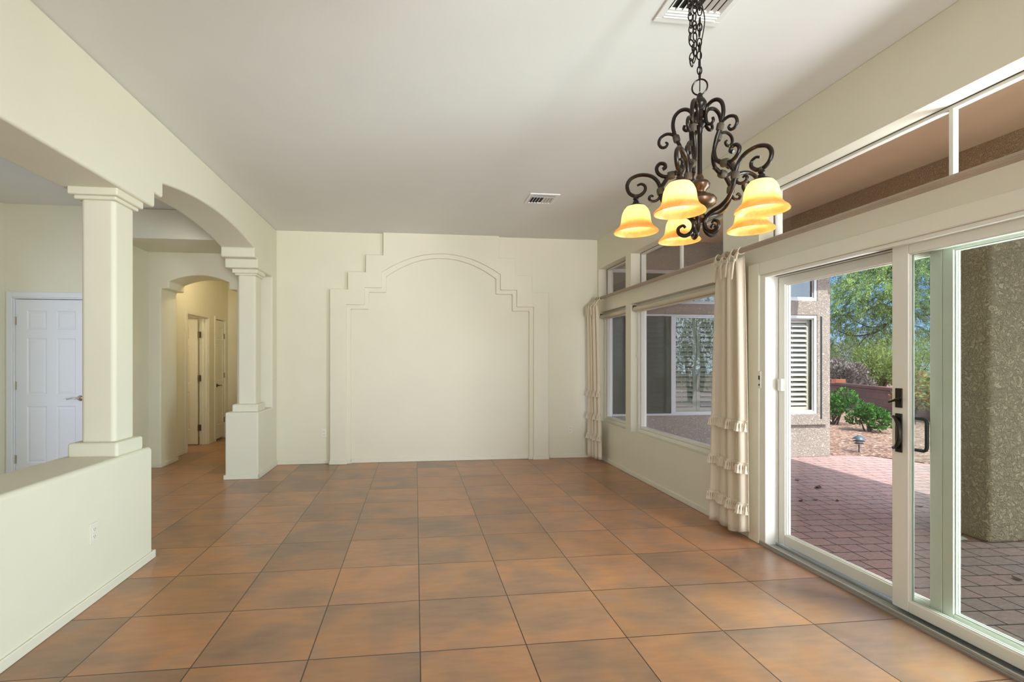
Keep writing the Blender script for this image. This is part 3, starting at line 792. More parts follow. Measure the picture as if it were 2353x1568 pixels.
# ------------------------------------------------------------------ chandelier
CHX, CHY = 1.1247, 1.8671
def smooth_path(pts, k=5):
    P = [Vector(p) for p in pts]; o = []
    for i in range(len(P)-1):
        a, b, c, d = P[max(i-1, 0)], P[i], P[i+1], P[min(i+2, len(P)-1)]
        for j in range(k):
            t = j/k
            o.append(.5*((2*b)+(c-a)*t+(2*a-5*b+4*c-d)*t*t+(3*b-a-3*c+d)*t*t*t))
    o.append(P[-1]); return o
ROOT = empty('chandelier', (CHX, CHY, 1.89))
def chandelier():
    C0 = Vector((CHX, CHY, 0))
    b = MB()
    b.lathe([(.004, 2.455), (.010, 2.448), (.012, 2.436), (.019, 2.428), (.026, 2.415), (.026, 2.405), (.017, 2.393), (.013, 2.385), (.020, 2.378), (.021, 2.352), (.014, 2.344),
             (.020, 2.336), (.022, 2.326), (.016, 2.316), (.011, 2.309), (.010, 2.296), (.0085, 2.290)], C0, 24)
    b.build('top_hub', 'iron', ROOT, smooth=True)
    b = MB(); b.tube([C0+Vector((0, 0, 2.30)), C0+Vector((0, 0, 2.12))], .009, 14); b.build('stem', 'iron', ROOT, smooth=True)
    b = MB(); n = 28
    prof = [(.010, 2.128), (.014, 2.120), (.016, 2.110), (.030, 2.100), (.037, 2.088), (.034, 2.074), (.024, 2.064), (.022, 2.056), (.032, 2.048), (.050, 2.040), (.060, 2.026), (.058, 2.010), (.046, 1.998), (.030, 1.992), (.020, 1.984), (.018, 1.970), (.026, 1.962), (.026, 1.950), (.012, 1.938), (0, 1.932)]
    for i, (r_, z) in enumerate(prof): pass
    vs = []; fs = []
    for i, (r_, z) in enumerate(prof):
        for k in range(n):
            a = 2*PI*k/n; w = 1+(.045 if (k+i) % 2 else -.03)*(1 if .025 < r_ else 0)
            vs.append((CHX+r_*w*math.cos(a), CHY+r_*w*math.sin(a), z))
    for i in range(len(prof)-1):
        for k in range(n): fs.append((i*n+k, i*n+(k+1) % n, (i+1)*n+(k+1) % n, (i+1)*n+k))
    b.add(vs, fs); b.build('lower_body', 'bronze_amber', ROOT, smooth=True)
    # hanging ring, chain and cord
    b = MB(); b.tube([C0+Vector((.028*math.cos(-.54)*math.cos(t), .028*math.sin(-.54)*math.cos(t), 2.478+.031*math.sin(t))) for t in [2*PI*i/28 for i in range(28)]], .0032, 8, closed=True)
    b.build('ring', 'iron', ROOT, smooth=True)
    b = MB()
    def link(c, ax, turn, L=.017, W=.0085):
        ax = ax.normalized(); s = ax.orthogonal().normalized(); s = Matrix.Rotation(turn, 3, ax) @ s
        b.tube([c+ax*(L*math.cos(t))+s*(W*math.sin(t)) for t in [2*PI*i/16 for i in range(16)]], .0025, 6, closed=True)
    def chain(pts, seed=0):
        P = smooth_path(pts, 8); L = 0; nxt = 0; i = 0
        for a, c in zip(P, P[1:]):
            L += (c-a).length
            while L >= nxt:
                link(c, c-a, (i % 2)*PI/2+.5+seed); nxt += .0275; i += 1
    U = Vector
    chain([C0+U((0, 0, 2.515)), C0+U((-.002, 0, 2.62)), C0+U((0, 0, 2.78)), C0+U((-.004, 0, 2.95)), C0+U((0, 0, 3.105))])
    rt = U((math.cos(-.42), math.sin(-.42), 0))
    chain([C0+U((0, 0, 3.10))-rt*.02, C0-rt*.035+U((0, 0, 2.93)), C0-rt*.036+U((0, 0, 2.80)), C0-rt*.032+U((0, 0, 2.72)), C0-rt*.036+U((0, 0, 2.68)), C0-rt*.024+U((0, 0, 2.635)), C0-rt*.032+U((0, 0, 2.59)), C0-rt*.026+U((0, 0, 2.575)), C0-rt*.016+U((0, .006, 2.60)), C0-rt*.014+U((0, .006, 2.66)), C0-rt*.016+U((0, .006, 2.78)), C0-rt*.012+U((0, .006, 2.90)), C0-rt*.008+U((0, .006, 3.10))], .4)
    b.build('chain', 'iron', ROOT, smooth=True)
    b = MB(); b.tube(smooth_path([C0+U((0, 0, 2.46)), C0+U((.002, 0, 2.56)), C0+rt*.004+U((0, 0, 2.64)), C0+rt*.018+U((0, 0, 2.74)), C0+rt*.004+U((0, 0, 2.82)), C0-rt*.008+U((0, 0, 2.87)), C0-rt*.006+U((0, 0, 2.97)), C0+U((0, 0, 3.115))], 6), .0022, 6)
    b.build('cord', 'black', ROOT, smooth=True)
    b = MB(); b.lathe([(0, 3.090), (.012, 3.092), (.016, 3.100), (.045, 3.108), (.062, 3.118), (.065, ZC+.001)], C0, 28); b.build('canopy', 'iron', ROOT, smooth=True)
    # one arm in the radial plane (r, z): drawn along +x
    def rz(p): return (p[0], 0, p[1])
    def bar(mb, pts, r0=.0078, taper=.55, k=5):
        P = smooth_path([rz(p) for p in pts], k); m = len(P)
        rad = [r0*(1 if i < m*.72 else 1-(1-taper)*(i-m*.72)/(m*.28)) for i in range(m)]
        mb.tube(P, rad, 9)
    def wrap(mb, c, d, r_=.0135, h=.013):
        d = Vector((d[0], 0, d[1])).normalized()
        mb.tube([Vector(rz(c))-d*h, Vector(rz(c))-d*h*.6, Vector(rz(c))+d*h*.6, Vector(rz(c))+d*h], [r_*.88, r_, r_, r_*.88], 12)
    up = MB()
    bar(up, [(.104, 2.300-.0), (.086, 2.240), (.068, 2.205), (.066, 2.175), (.084, 2.150), (.109, 2.140), (.134, 2.140), (.156, 2.156), (.162, 2.178), (.150, 2.194), (.133, 2.191), (.128, 2.177), (.139, 2.170)])
    up2 = [(.086, 2.240), (.092, 2.290), (.098, 2.335), (.094, 2.372), (.074, 2.394), (.050, 2.398), (.032, 2.384), (.026, 2.356), (.030, 2.326), (.046, 2.312), (.060, 2.322), (.058, 2.336), (.050, 2.336)]
    up = MB(); bar(up, [(.139, 2.170), (.128, 2.177), (.133, 2.191), (.150, 2.194), (.162, 2.178), (.156, 2.156), (.134, 2.140), (.109, 2.140), (.084, 2.150), (.066, 2.175), (.062, 2.210), (.072, 2.250), (.088, 2.290), (.099, 2.335), (.094, 2.374), (.074, 2.396), (.050, 2.398), (.032, 2.384), (.026, 2.356), (.030, 2.326), (.046, 2.312), (.058, 2.320), (.056, 2.334)], .0075, .75)
    sd = MB(); bar(sd, [(.084, 2.283), (.100, 2.304), (.124, 2.311), (.147, 2.299), (.153, 2.277), (.143, 2.260), (.128, 2.259), (.120, 2.271), (.128, 2.279)], .0062)
    lo = MB(); bar(lo, [(.066, 2.165), (.090, 2.150), (.112, 2.140), (.134, 2.112), (.147, 2.085), (.145, 2.060), (.133, 2.027), (.115, 2.000), (.086, 1.980), (.054, 1.970), (.031, 1.955), (.021, 1.929), (.031, 1.902), (.055, 1.890), (.077, 1.902), (.079, 1.922), (.062, 1.932), (.053, 1.922)], .0085, .6)
    ar = MB(); bar(ar, [(.144, 2.060), (.147, 2.090), (.158, 2.122), (.180, 2.146), (.210, 2.157), (.240, 2.157), (.266, 2.145), (.278, 2.121), (.272, 2.093), (.253, 2.076), (.228, 2.074), (.208, 2.090), (.207, 2.110), (.222, 2.121), (.238, 2.116)], .0078, .55)
    cu = MB(); bar(cu, [(.143, 2.078), (.150, 2.058), (.163, 2.045), (.182, 2.045), (.191, 2.058), (.182, 2.068), (.174, 2.062)], .0058)
    wrs = []
    for args in (((.086, 2.286), (.25, 1)), ((.106, 2.141), (1, -.15), .0165), ((.146, 2.080), (.1, 1), .0155), ((.243, 2.072), (0, 1), .009, .007)):
        q = MB(); wrap(q, *args); wrs.append(q)
    hb = MB(); hb.lathe([(.004, 2.072), (.010, 2.068), (.012, 2.060), (.008, 2.055), (.012, 2.050), (.012, 2.044), (.020, 2.040), (.034, 2.032), (.036, 2.028), (.030, 2.028)], (.243, 0, 0), 20)
    sh = MB(); so_ = [(.026, 2.034), (.038, 2.028), (.048, 2.016), (.055, 2.000), (.058, 1.984), (.060, 1.966), (.064, 1.953), (.073, 1.941), (.085, 1.931), (.0895, 1.924)]
    si_ = [(r_-.003, z-.002) for r_, z in reversed(so_)]
    sh.lathe(so_+[(.0895, 1.921), (.087, 1.921)]+si_, (.243, 0, 0), 36)
    bu = MB(); bu.lathe([(.010, 2.028), (.012, 2.015), (.020, 2.003), (.027, 1.990), (.029, 1.975), (.025, 1.960), (.014, 1.950), (0, 1.947)], (.243, 0, 0), 16)
    ang = [1, 73, 145, 217, 289]
    arms = []
    for i, a in enumerate(ang):
        Mx = Matrix.Translation((CHX, CHY, 0)) @ Matrix.Rotation(math.radians(a+13)-YAW, 4, 'Z')
        def put(mb, name, m, par):
            c = MB(); c.v = list(mb.v); c.f = mb.f; c.xform(Mx); return c.build(name, m, par, smooth=True)
        A = put(lo, 'arm', 'iron', ROOT)
        put(up, 'upper_scroll', 'iron', A); put(sd, 'side_scroll', 'iron', A); put(ar, 'shade_arm', 'iron', A); put(cu, 'leaf_curl', 'iron', A)
        for q in wrs: put(q, 'wrap', 'rope', A)
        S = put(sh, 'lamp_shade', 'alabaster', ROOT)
        put(hb, 'shade_holder', 'iron', S); put(bu, 'bulb', 'bulb', S)
    tag(ROOT, 'dark wrought iron scroll chandelier with five lit amber bell shades', 'chandelier')
chandelier()

# ------------------------------------------------------------------ outside: patio, wing, garden
tag(MB().box(XRO-.10, 60, -40, YW+.2, ZP-.3, ZP).build('patio_floor', 'paver'), 'clay paver patio outside the sliding door', 'patio', kind='structure')
# garden bed lies over a diagonal edge
g = MB().prism([(6.64, 7.37), (7.07, 7.32), (7.32, 7.18), (7.42, 6.92), (7.56, 6.6), (9.2, 5.0), (12.5, 3.2), (14, -3), (14, -40), (60, -40), (60, 60), (6.64, 60)], 'Z', ZP-.2, ZP+.012)
tag(g.build('ground', 'gravel'), 'reddish bark mulch bed beyond the pavers', 'mulch bed', kind='structure')
tag(MB().box(-40, 6.66, 12.3, 60, ZP-.2, ZP+.01).build('ground_far', 'gravel'), 'desert ground beyond the house', 'ground', kind='structure')

rf = empty('patio_roof', (4.5, 2, 3.24))
MB().box(XRO, 6.11, -10, YW, 3.24, 3.40).build('soffit', 'stucco_smooth', rf)
tag(rf, 'tan plaster patio ceiling reaching from house wall to beam', 'patio roof', kind='structure')
tag(MB().box(4.79, 5.40, -10, YW-.001, 2.74, 3.239).build('patio_beam', 'stucco_beam'), 'shaded stucco beam along the edge of the patio', 'beam', kind='structure')
tag(MB().box(4.79, 5.42, 3.64, 4.06, ZP, 2.76).build('patio_pillar', 'stucco', bevel=.03, seg=4), 'broad textured stucco pillar on the patio', 'pillar', kind='structure')
tag(MB().box(4.79, 5.42, -2.2, -1.58, ZP, 2.76).build('patio_pillar', 'stucco', bevel=.03, seg=4), 'stucco pillar at the near end of the patio', 'pillar', kind='structure')

WA = (2.965, 5.02, .537, 2.115); WB = (5.26, 6.372, .537, 2.115); WCA = (2.965, 5.02, 2.275, 2.80); WCB = (5.26, 6.372, 2.345, 2.82)
wo = wall('wall_wing', 'Y', YW, YW+.2, XRO, 6.64, ZP, 3.5, [WA, WB, WCA, WCB], 'stucco_wing', 'stucco wing wall across the patio holding shuttered windows', bevel=.008)
wall('wall_wing_side', 'X', 6.44, 6.64, YW+.2, 12.3, ZP, 3.5, [], 'stucco_wing', 'side wall of the wing facing the garden')
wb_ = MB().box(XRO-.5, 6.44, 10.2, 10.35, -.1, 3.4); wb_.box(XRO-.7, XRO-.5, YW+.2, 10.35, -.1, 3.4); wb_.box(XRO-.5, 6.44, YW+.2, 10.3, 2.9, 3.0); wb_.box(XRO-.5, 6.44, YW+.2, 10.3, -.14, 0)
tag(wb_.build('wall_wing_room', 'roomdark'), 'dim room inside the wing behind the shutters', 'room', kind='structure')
ev = MB().box(XRO-.3, 6.95, YW-.42, 12.6, 3.02+.4, 3.6); ev.box(6.112, 6.95, YW-.42, 12.6, 3.02, 3.43)
tag(ev.build('wing_roof', 'stucco_smooth'), 'overhanging tan eave of the wing roof', 'roof', kind='structure')
po = wall_grid([5.16, 6.565, WB[0], WB[1]], [.365, 2.98, WB[2], WB[3], WCB[2], WCB[3]], [WB, WCB], 'Y', YW-.045, YW+.002).build('stucco_surround', 'stucco_wing', wo, weld=True, bevel=.01)

def wing_window(name, R, ypos, split, label, fw=.05, screen_left=False, gm='glass_wing'):
    x0, x1, z0, z1 = R
    r = empty(name, ((x0+x1)/2, ypos, z0))
    f = MB()
    def fr(a, b, c, d, w, ya, yb):
        f.box(a, a+w, ya, yb, c, d); f.box(b-w, b, ya, yb, c, d); f.box(a+w, b-w, ya, yb, c, c+w); f.box(a+w, b-w, ya, yb, d-w, d)
    fr(x0-.0, x1+.0, z0-.0, z1+.0, fw*.55, ypos, ypos+.06)
    f.build('frame', 'alu_blue', r, bevel=.004); f = MB()
    w = fw*.5
    if split:
        xm = (x0+x1)/2
        fr(x0+w, xm-.02, z0+w, z1-w, .02, ypos+.034, ypos+.05); fr(xm-.005, x1-w, z0+w, z1-w, .028, ypos+.012, ypos+.03)
        f.box(xm-.045, xm+.03, ypos+.006, ypos+.036, z0+w, z1-w)
    else: fr(x0+w, x1-w, z0+w, z1-w, .02, ypos+.02, ypos+.04)
    f.build('sash', 'alu_blue', r, bevel=.003)
    xm = (x0+x1)/2
    MB().box(x0+w, x1-w, ypos+.040, ypos+.044, z0+w, z1-w).build('pane', gm, r)
    if screen_left: MB().box(x0+w, xm-.03, ypos+.026, ypos+.028, z0+w, z1-w).build('insect_screen', 'screen', r)
    return tag(r, label, 'window', kind='structure')
wing_window('window_7', WA, YW+.03, True, 'two light wing window seen through the picture window', .06, True)
wing_window('window_8', WB, YW-.035, False, 'sunlit wing window seen through the sliding door', .09, gm='glass')
wing_window('window_9', WCA, YW+.03, False, 'upper wing window above the two light one', .06)
wing_window('window_10', WCB, YW-.035, False, 'upper wing window above the sunlit one', .09)
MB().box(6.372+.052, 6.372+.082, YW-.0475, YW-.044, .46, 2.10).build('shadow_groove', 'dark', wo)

def shutter(x0, x1, z0, z1, y, tilt, label, pitch=.0765):
    r = empty('plantation_shutter', ((x0+x1)/2, y, z0))
    s = .058; f = MB()
    f.box(x0, x0+s, y, y+.03, z0, z1); f.box(x1-s, x1, y, y+.03, z0, z1); f.box(x0+s, x1-s, y, y+.03, z0, z0+.09); f.box(x0+s, x1-s, y, y+.03, z1-.09, z1)
    f.build('frame', 'shutter', r, bevel=.003)
    l = MB(); n = int((z1-z0-.19)/pitch)
    for i in range(n):
        z = z0+.10+pitch*(i+.5)*((z1-z0-.19)/(n*pitch))
        q = MB().prism([(-.041, 0), (-.022, .005), (.022, .005), (.041, 0), (.022, -.005), (-.022, -.005)], 'X', x0+s+.002, x1-s-.002)
        q.xform(Matrix.Translation((0, y+.015, z)) @ Matrix.Rotation(tilt, 4, 'X')); l.add(q.v, q.f)
    l.build('louvres', 'shutter', r)
    MB().box((x0+x1)/2-.005, (x0+x1)/2+.005, y+.055, y+.064, z0+.15, z1-.15).build('tilt_rod', 'shutter', r)
    return tag(r, label, 'shutter')
shutter(3.02, 3.50, .56, 2.09, YW+.14, .95, 'left shutter panel in the two light wing window')
shutter(3.51, 3.99, .56, 2.09, YW+.14, .95, 'shutter panel second from left in the two light wing window')
shutter(4.00, 4.42, .56, 2.09, YW+.14, .80, 'shutter panel right of the middle post in the two light wing window')
shutter(4.43, 4.99, .56, 2.09, YW+.14, .80, 'last shutter panel beside the right edge of the two light wing window')
shutter(5.30, 5.80, .56, 2.09, YW+.06, .72, 'shutter panel behind the door jamb in the sunlit wing window')
shutter(5.81, 6.33, .56, 2.09, YW+.06, .72, 'sunlit shutter panel by the corner of the wing')

# path light
pl = empty('path_light', (7.333, 7.479, ZP+.01))
def _pl():
    X, Y = pl.location.x, pl.location.y
    c = (X, Y, ZP)
    MB().tube([(X, Y, ZP-.02), (X, Y, ZP+.17)], .011, 10).build('stake', 'pathlight', pl, smooth=True)
    t = MB(); t.lathe([(0, .302), (.022, .298), (.05, .278), (.092, .245), (.094, .238), (.05, .238), (0, .24)], c, 24); t.build('cap', 'pathlight', pl, smooth=True)
    t = MB(); t.lathe([(.045, .150), (.045, .245)], c, 18); t.build('lens', 'plate', pl, smooth=True)
    t = MB()
    for z, rr in ((.205, .086), (.168, .066)): t.lathe([(.044, z+.012), (rr, z), (rr, z-.006), (.044, z-.002)], c, 24)
    t.build('tier', 'pathlight', pl, smooth=True)
    tag(pl, 'small blue grey tiered path light at the edge of the mulch', 'path light')
_pl()

# garden wall of brown block
def fwd(px, d):
    r_ = d*(px-1094.78)/1147.35
    return (r_*math.cos(YAW)+d*math.sin(YAW), d*math.cos(YAW)-r_*math.sin(YAW))
A, B = Vector(fwd(1890, 18.6)), Vector(fwd(2300, 10.2))
dv = (B-A); Lw = dv.length; an = math.atan2(dv.y, dv.x)
gw = empty('garden_wall', (A.x, A.y, ZP), an)
def gwp(mb, name, m):
    o = mb.build(name, m); o.parent = gw; return o
gwp(MB().box(0, Lw, 0, .2, -.1, .70), 'blocks', 'block'); gwp(MB().box(-.05, Lw, -.03, .23, .70, .775), 'coping', 'block')
tag(gw, 'low brown block wall behind the garden shrubs', 'garden wall', kind='structure')
bc = Vector(fwd(1925, 17.6))
tag(MB().box(bc.x-.16, bc.x+.22, bc.y-.1, bc.y+.1, .60, .745).build('loose_block', 'cap_orange'), 'orange block lying on top of the garden wall', 'block')

# foliage
def leaf_quads(rnd, n, place, size, asp=2.6, droop=0.0):
    vs = []; fs = []
    for i in range(n):
        p, d = place(rnd)
        d = d.normalized(); s = size*rnd.uniform(.6, 1.35)
        sd_ = d.cross(Vector((rnd.uniform(-1, 1), rnd.uniform(-1, 1), rnd.uniform(-1, 1))))
        if sd_.length < 1e-4: continue
        sd_.normalize(); w = s/asp; b = len(vs)
        vs += [p-d*s*.5, p+sd_*w*.5, p+d*s*.5, p-sd_*w*.5]; fs.append((b, b+1, b+2, b+3))
    return vs, fs
def rdir(rnd):
    while True:
        v = Vector((rnd.uniform(-1, 1), rnd.uniform(-1, 1), rnd.uniform(-1, 1)))
        if .02 < v.length < 1: return v
def shrub(name, base, rad, h, n, size, m, label, cat, seed, group=None, lobes=7, asp=2.0, stems=6):
    rnd = random.Random(seed); X, Y, Z = base
    r = empty(name, base); cs = []
    for i in range(lobes):
        a = 2*PI*i/lobes+rnd.uniform(-.4, .4); q = rnd.uniform(.2, .75)*rad
        cs.append((Vector((X+q*math.cos(a), Y+q*math.sin(a), Z+h*rnd.uniform(.35, .8))), rad*rnd.uniform(.32, .55), h*rnd.uniform(.18, .32)))
    def place(rn):
        c, a, b = rn.choice(cs); v = rdir(rn)
        v = v.normalized()*(v.length**.35)
        p = c+Vector((v.x*a, v.y*a, v.z*b)); p.z = max(p.z, Z+.04)
        return p, v+Vector((0, 0, .4))+rdir(rn)*.8
    vs, fs = leaf_quads(rnd, n, place, size, asp)
    MB().add(vs, fs).build('foliage', m, r)
    s = MB()
    for i in range(stems):
        c = rnd.choice(cs)[0]; s.tube([(X+rnd.uniform(-.06, .06), Y+rnd.uniform(-.06, .06), Z-.05), ((X+c.x)/2, (Y+c.y)/2, Z+(c.z-Z)*.6), c], [.02*h+.006, .012*h+.004, .004], 6)
    s.build('stem', 'bark', r)
    return tag(r, label, cat, group)
def feather_tree(base, crowns, trunk, n, size, m, label, seed, per=16, group=None):
    """trunk: list of polylines with radii; crowns: list of (centre, rx, ry, rz) filled with drooping sprays"""
    rnd = random.Random(seed); r = empty('mesquite_tree', base)
    t = MB()
    for pts, rad in trunk: t.tube(smooth_path(pts, 4), [rad[0]+(rad[1]-rad[0])*i/(4*(len(pts)-1)) for i in range(4*(len(pts)-1)+1)], 7)
    vs = []; fs = []
    tw = MB()
    tot = sum(a*b*c for _, a, b, c in crowns)
    for c, a, b, cc in crowns:
        c = Vector(c); k = int(n*a*b*cc/tot)
        for i in range(k):
            v = rdir(rnd); v = v.normalized()*(v.length**.6)
            o = c+Vector((v.x*a, v.y*b, v.z*cc))
            d = Vector((v.x+rnd.uniform(-.7, .7), v.y+rnd.uniform(-.7, .7), rnd.uniform(-.25, .45))).normalized()
            L = rnd.uniform(.35, .8); q = o.copy()
            pts = [q.copy()]
            for j in range(per):
                d = (d+Vector((0, 0, -.09))).normalized(); q = q+d*(L/per)
                s = d.cross(Vector((rnd.uniform(-1, 1), rnd.uniform(-1, 1), 1))).normalized()
                for sg in (-1, 1):
                    ld = (d*.7+s*sg+Vector((0, 0, -.25))).normalized(); sz = size*rnd.uniform(.7, 1.3); e = q+ld*sz
                    w = d*sz*.16; bb_ = len(vs)
                    vs += [q-w, q+ld*sz*.5+w*1.3, e, q+ld*sz*.5-w*1.3]; fs.append((bb_, bb_+1, bb_+2, bb_+3))
                if j % 5 == 4: pts.append(q.copy())
            if i % 4 == 0: tw.tube(pts, .006, 3, cap=False)
    MB().add(vs, fs).build('foliage', m, r)
    t.add(tw.v, tw.f); t.build('trunk', 'bark', r, smooth=True)
    return tag(r, label, 'tree', group)

p = fwd(1926, 11.9); shrub('green_shrub', (p[0]-.05, p[1]+.1, ZP), .60, .88, 3000, .068, 'leaf_bush', 'taller glossy green shrub next to the wing corner', 'shrub', 11)
p = fwd(1996, 10.8); shrub('green_shrub', (p[0], p[1], ZP), .46, .62, 2200, .068, 'leaf_bush', 'lower glossy green shrub in front of the garden wall', 'shrub', 12)
p = fwd(2092, 12.0); shrub('nandina_shrub', (p[0], p[1], ZP), .55, 1.30, 2600, .085, 'leaf_red', 'shrub with bronze red leaf tips behind the door stile', 'shrub', 13)
# brush beyond the wall
for (px, d, rad, h, m, lab, sd_) in ((1900, 24.5, 1.5, 3.0, 'leaf_olive', 'grey green brush mound beyond the wall beside the wing', 21), (1945, 19.8, .95, 1.6, 'leaf_grey', 'bare grey brown brush just behind the garden wall', 22),
        (2022, 21.5, 1.1, 2.6, 'leaf_yel', 'yellow green brush mound behind the middle of the garden wall', 23), (2095, 24, 1.5, 3.0, 'leaf_yel', 'pale green brush mound behind the sliding door stile', 24),
        (1985, 32, 2.6, 3.7, 'leaf_olive', 'farthest olive brush mound under the big tree', 25), (2230, 26, 2.0, 3.2, 'leaf_olive', 'olive brush mound hidden mostly by the stucco pillar', 26)):
    q = fwd(px, d); shrub('desert_brush', (q[0], q[1], ZP), rad, h, 8500, .13, m, lab, 'brush', sd_, 'brush beyond the garden wall', 9, 3.2)
# mesquite whose canopy hangs into view
def P3(px, y, d):
    q = fwd(px, d); return (q[0], q[1], H_CAM+(830.05-y)*d/1147.35)
tb = fwd(2330, 15.5)
feather_tree((tb[0], tb[1], ZP), [(P3(2080, 655, 14.5), 1.7, 1.5, .85), (P3(1985, 690, 15), 1.5, 1.4, .50), (P3(2150, 560, 14.8), 1.9, 1.9, 1.1), (P3(1960, 620, 16), 1.3, 1.2, .40), (P3(1930, 750, 15.5), .9, .9, .35), (P3(2060, 760, 16.5), 1.3, 1.0, .30), (P3(2010, 730, 15.2), 1.0, .9, .35)],
             [([(tb[0], tb[1], ZP-.1), P3(2310, 830, 15.5), P3(2250, 760, 15.3), P3(2140, 720, 15)], (.16, .06)), ([P3(2150, 722, 15), P3(2060, 735, 15), P3(2010, 765, 15), P3(1960, 772, 15), P3(1925, 760, 15)], (.045, .012)),
              ([P3(2050, 738, 15), P3(2015, 752, 15), P3(1985, 748, 15), P3(1950, 728, 15)], (.025, .008)), ([P3(2010, 765, 15), P3(1990, 775, 15), P3(1968, 800, 15)], (.02, .007)), ([P3(2250, 760, 15.3), P3(2170, 640, 15), P3(2080, 600, 14.8)], (.05, .012))],
             2900, .066, 'leaf_tree', 'feathery mesquite tree arching over the garden', 31, per=16)
shrub('desert_brush', (10.4, -3.2, ZP), 1.5, 3.2, 5600, .12, 'leaf_olive', 'brush mound beside the near end of the patio', 'brush', 27, None, 9, 3.2)
shrub('desert_brush', (7.9, -1.6, ZP), .9, 1.3, 3000, .10, 'leaf_yel', 'low brush in the bed past the near patio pillar', 'brush', 28, None, 9, 3.2)
tb = (14.2, -8.8)
feather_tree((tb[0], tb[1], ZP), [((14.0, -8.8, 4.6), 2.4, 2.4, 1.5), ((13.2, -7.6, 3.6), 1.3, 1.3, .8)], [([(tb[0], tb[1], ZP-.1), (14.3, -8.7, 1.2), (13.9, -8.8, 2.9), (13.5, -8.2, 4.4)], (.14, .04))], 420, .07, 'leaf_tree', 'mesquite tree mirrored in the wing glass', 32, per=14)

# dry leaves and scraps on the pavers
rnd = random.Random(4)
def on_patio(px, y):
    d = (H_CAM-ZP)*1147.35/(y-830.05); return fwd(px, d)
first = None
for i, (px, y, s) in enumerate(((1832, 1105, .05), (1880, 1122, .075), (1874, 1150, .04), (1924, 1152, .04), (1840, 1152, .04), (1808, 1183, .04), (2113, 1165, .05), (2005, 1143, .02), (2338, 1333, .05))):
    x_, y_ = on_patio(px, y)
    if first is None:
        m_ = MB(); k = 6
        for j in range(k):
            t0, t1 = j/k, (j+1)/k
            w0, w1 = .3*math.sin(PI*t0), .3*math.sin(PI*t1); z0, z1 = .18*(2*t0-1)**2+.03, .18*(2*t1-1)**2+.03
            for sg in (-1, 1): m_.add([(t0-.5, 0, z0), (t1-.5, 0, z1), (t1-.5, sg*w1, z1+.12*w1), (t0-.5, sg*w0, z0+.12*w0)], [(0, 1, 2, 3)])
        o = first = m_.build('dry_leaf', 'leafdry', weld=True)
    else:
        o = first.copy(); COL.objects.link(o)
    o.location = (x_, y_, ZP+.001); o.scale = (s*1.6,)*3; o.rotation_euler = (0, 0, rnd.uniform(0, 6))
    tag(o, 'dry brown leaf lying on the shaded patio pavers', 'leaf', 'dry leaves on the patio')
x_, y_ = on_patio(2204, 1241)
sc_ = MB().add([(-.05, -.02, .003), (.05, -.03, .012), (.055, .02, .02), (-.03, .03, .004)], [(0, 1, 2, 3)]).build('paper_scrap', 'paper'); sc_.location = (x_, y_, ZP)
so = sc_.modifiers.new('Solidify', 'SOLIDIFY'); so.thickness = .002
tag(sc_, 'pale scrap lying at the foot of the stucco pillar', 'scrap')

# ------------------------------------------------------------------ light
def area(name, loc, aim, sx, sy, power, col, spread=180):
    l = bpy.data.lights.new(name, 'AREA'); l.shape = 'RECTANGLE'; l.size = sx; l.size_y = sy; l.energy = power; l.color = col
    l.spread = math.radians(spread)
    o = bpy.data.objects.new(name, l); COL.objects.link(o); o.location = loc
    o.rotation_euler = Vector(aim).to_track_quat('-Z', 'Y').to_euler(); return o
COOL = (.89, .925, 1.0)
# area lamps added outside openings, out of view, as fill for the room
area('fill_near', (.4, YN-.15, 1.5), (0, 1, .3), 3.5, 2.1, 14, (1.0, 1.0, .97))
area('fill_near_beam', (1.75, YN-.10, 1.4), (-.13, 1, .25), 1.1, 2.1, 46, (1.0, 1.0, .98), 54)
area('fill_near_foyer', (-3.4, YN-.15, 1.5), (0, 1, 0), 1.5, 2.1, 5, (1.0, .97, .90))
area('fill_right', (XRO+.06, -1.8, 1.5), (-1, .1, .5), 3.7, 2.2, 45, COOL)
area('fill_slider', (3.30, 1.42, 1.05), (-.92, .40, .08), .85, 1.9, 128, COOL, 140)
area('fill_foyer', (XF-.15, 4.75, 1.3), (1, -.12, 0), 1.8, 2.3, 7, (.80, .90, 1.0))
pt = bpy.data.lights.new('hall_lamp', 'POINT'); pt.energy = 12; pt.color = (1, .80, .50); pt.shadow_soft_size = .08
po_ = bpy.data.objects.new('hall_lamp', pt); COL.objects.link(po_); po_.location = (-2.75, 7.75, 2.85)
pt2 = pt.copy(); pt2.energy = 9
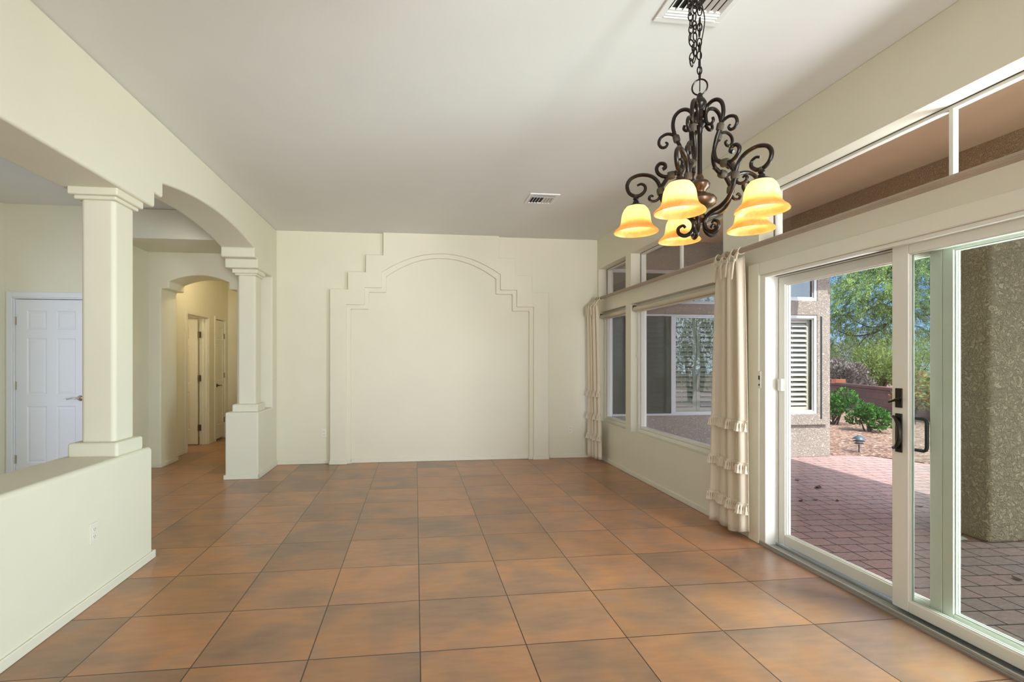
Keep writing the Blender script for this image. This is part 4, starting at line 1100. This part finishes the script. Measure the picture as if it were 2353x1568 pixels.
po2 = bpy.data.objects.new('bath_lamp', pt2); COL.objects.link(po2); po2.location = (XH-1.05, 8.25, 2.0)
SUN = Vector((-.075, .75, -1.0)).normalized()
sun = bpy.data.lights.new('sun', 'SUN'); sun.energy = 5.1; sun.angle = math.radians(.6); sun.color = (1, .97, .93)
so = bpy.data.objects.new('sun', sun); COL.objects.link(so)
so.rotation_euler = SUN.to_track_quat('-Z', 'Y').to_euler()
# clear sky: deep blue away from the sun, bright haze on the sun's side
w = bpy.data.worlds.new('world'); sc.world = w; w.use_nodes = True
nt = w.node_tree; bg = nt.nodes['Background']
tc = N(nt, 'ShaderNodeTexCoord'); dp = N(nt, 'ShaderNodeVectorMath', operation='DOT_PRODUCT')
nt.links.new(tc.outputs['Generated'], dp.inputs[0]); dp.inputs[1].default_value = tuple(-SUN)
sx = N(nt, 'ShaderNodeSeparateXYZ'); nt.links.new(tc.outputs['Generated'], sx.inputs[0])
base_c = ramp(nt, sx.outputs['Z'], [(0, (.36, .58, .95)), (.12, (.20, .46, .98)), (.5, (.14, .34, .85))])
haze = ramp(nt, math_(nt, 'MULTIPLY_ADD', dp.outputs['Value'], .5, .5), [(.5, (0, 0, 0)), (.68, (.45, .5, .56)), (.85, (1.0, 1.04, 1.06)), (1, (1.6, 1.55, 1.45))])
hz = mixc(nt, 1.0, haze, (2.0, 2.0, 2.0), 'MULTIPLY')
nt.links.new(mixc(nt, 1.0, base_c, hz, 'ADD'), bg.inputs['Color']); bg.inputs['Strength'].default_value = 1.0

sc.view_settings.view_transform = 'Standard'; sc.view_settings.look = 'None'; sc.view_settings.exposure = .3; sc.view_settings.gamma = 1
sc.view_settings.use_curve_mapping = False
sc.cycles.max_bounces = 12; sc.cycles.diffuse_bounces = 7; sc.cycles.glossy_bounces = 5; sc.cycles.transmission_bounces = 8; sc.cycles.transparent_max_bounces = 24
sc.cycles.caustics_reflective = False; sc.cycles.caustics_refractive = False
sc.cycles.use_denoising = True; sc.cycles.sample_clamp_indirect = 6
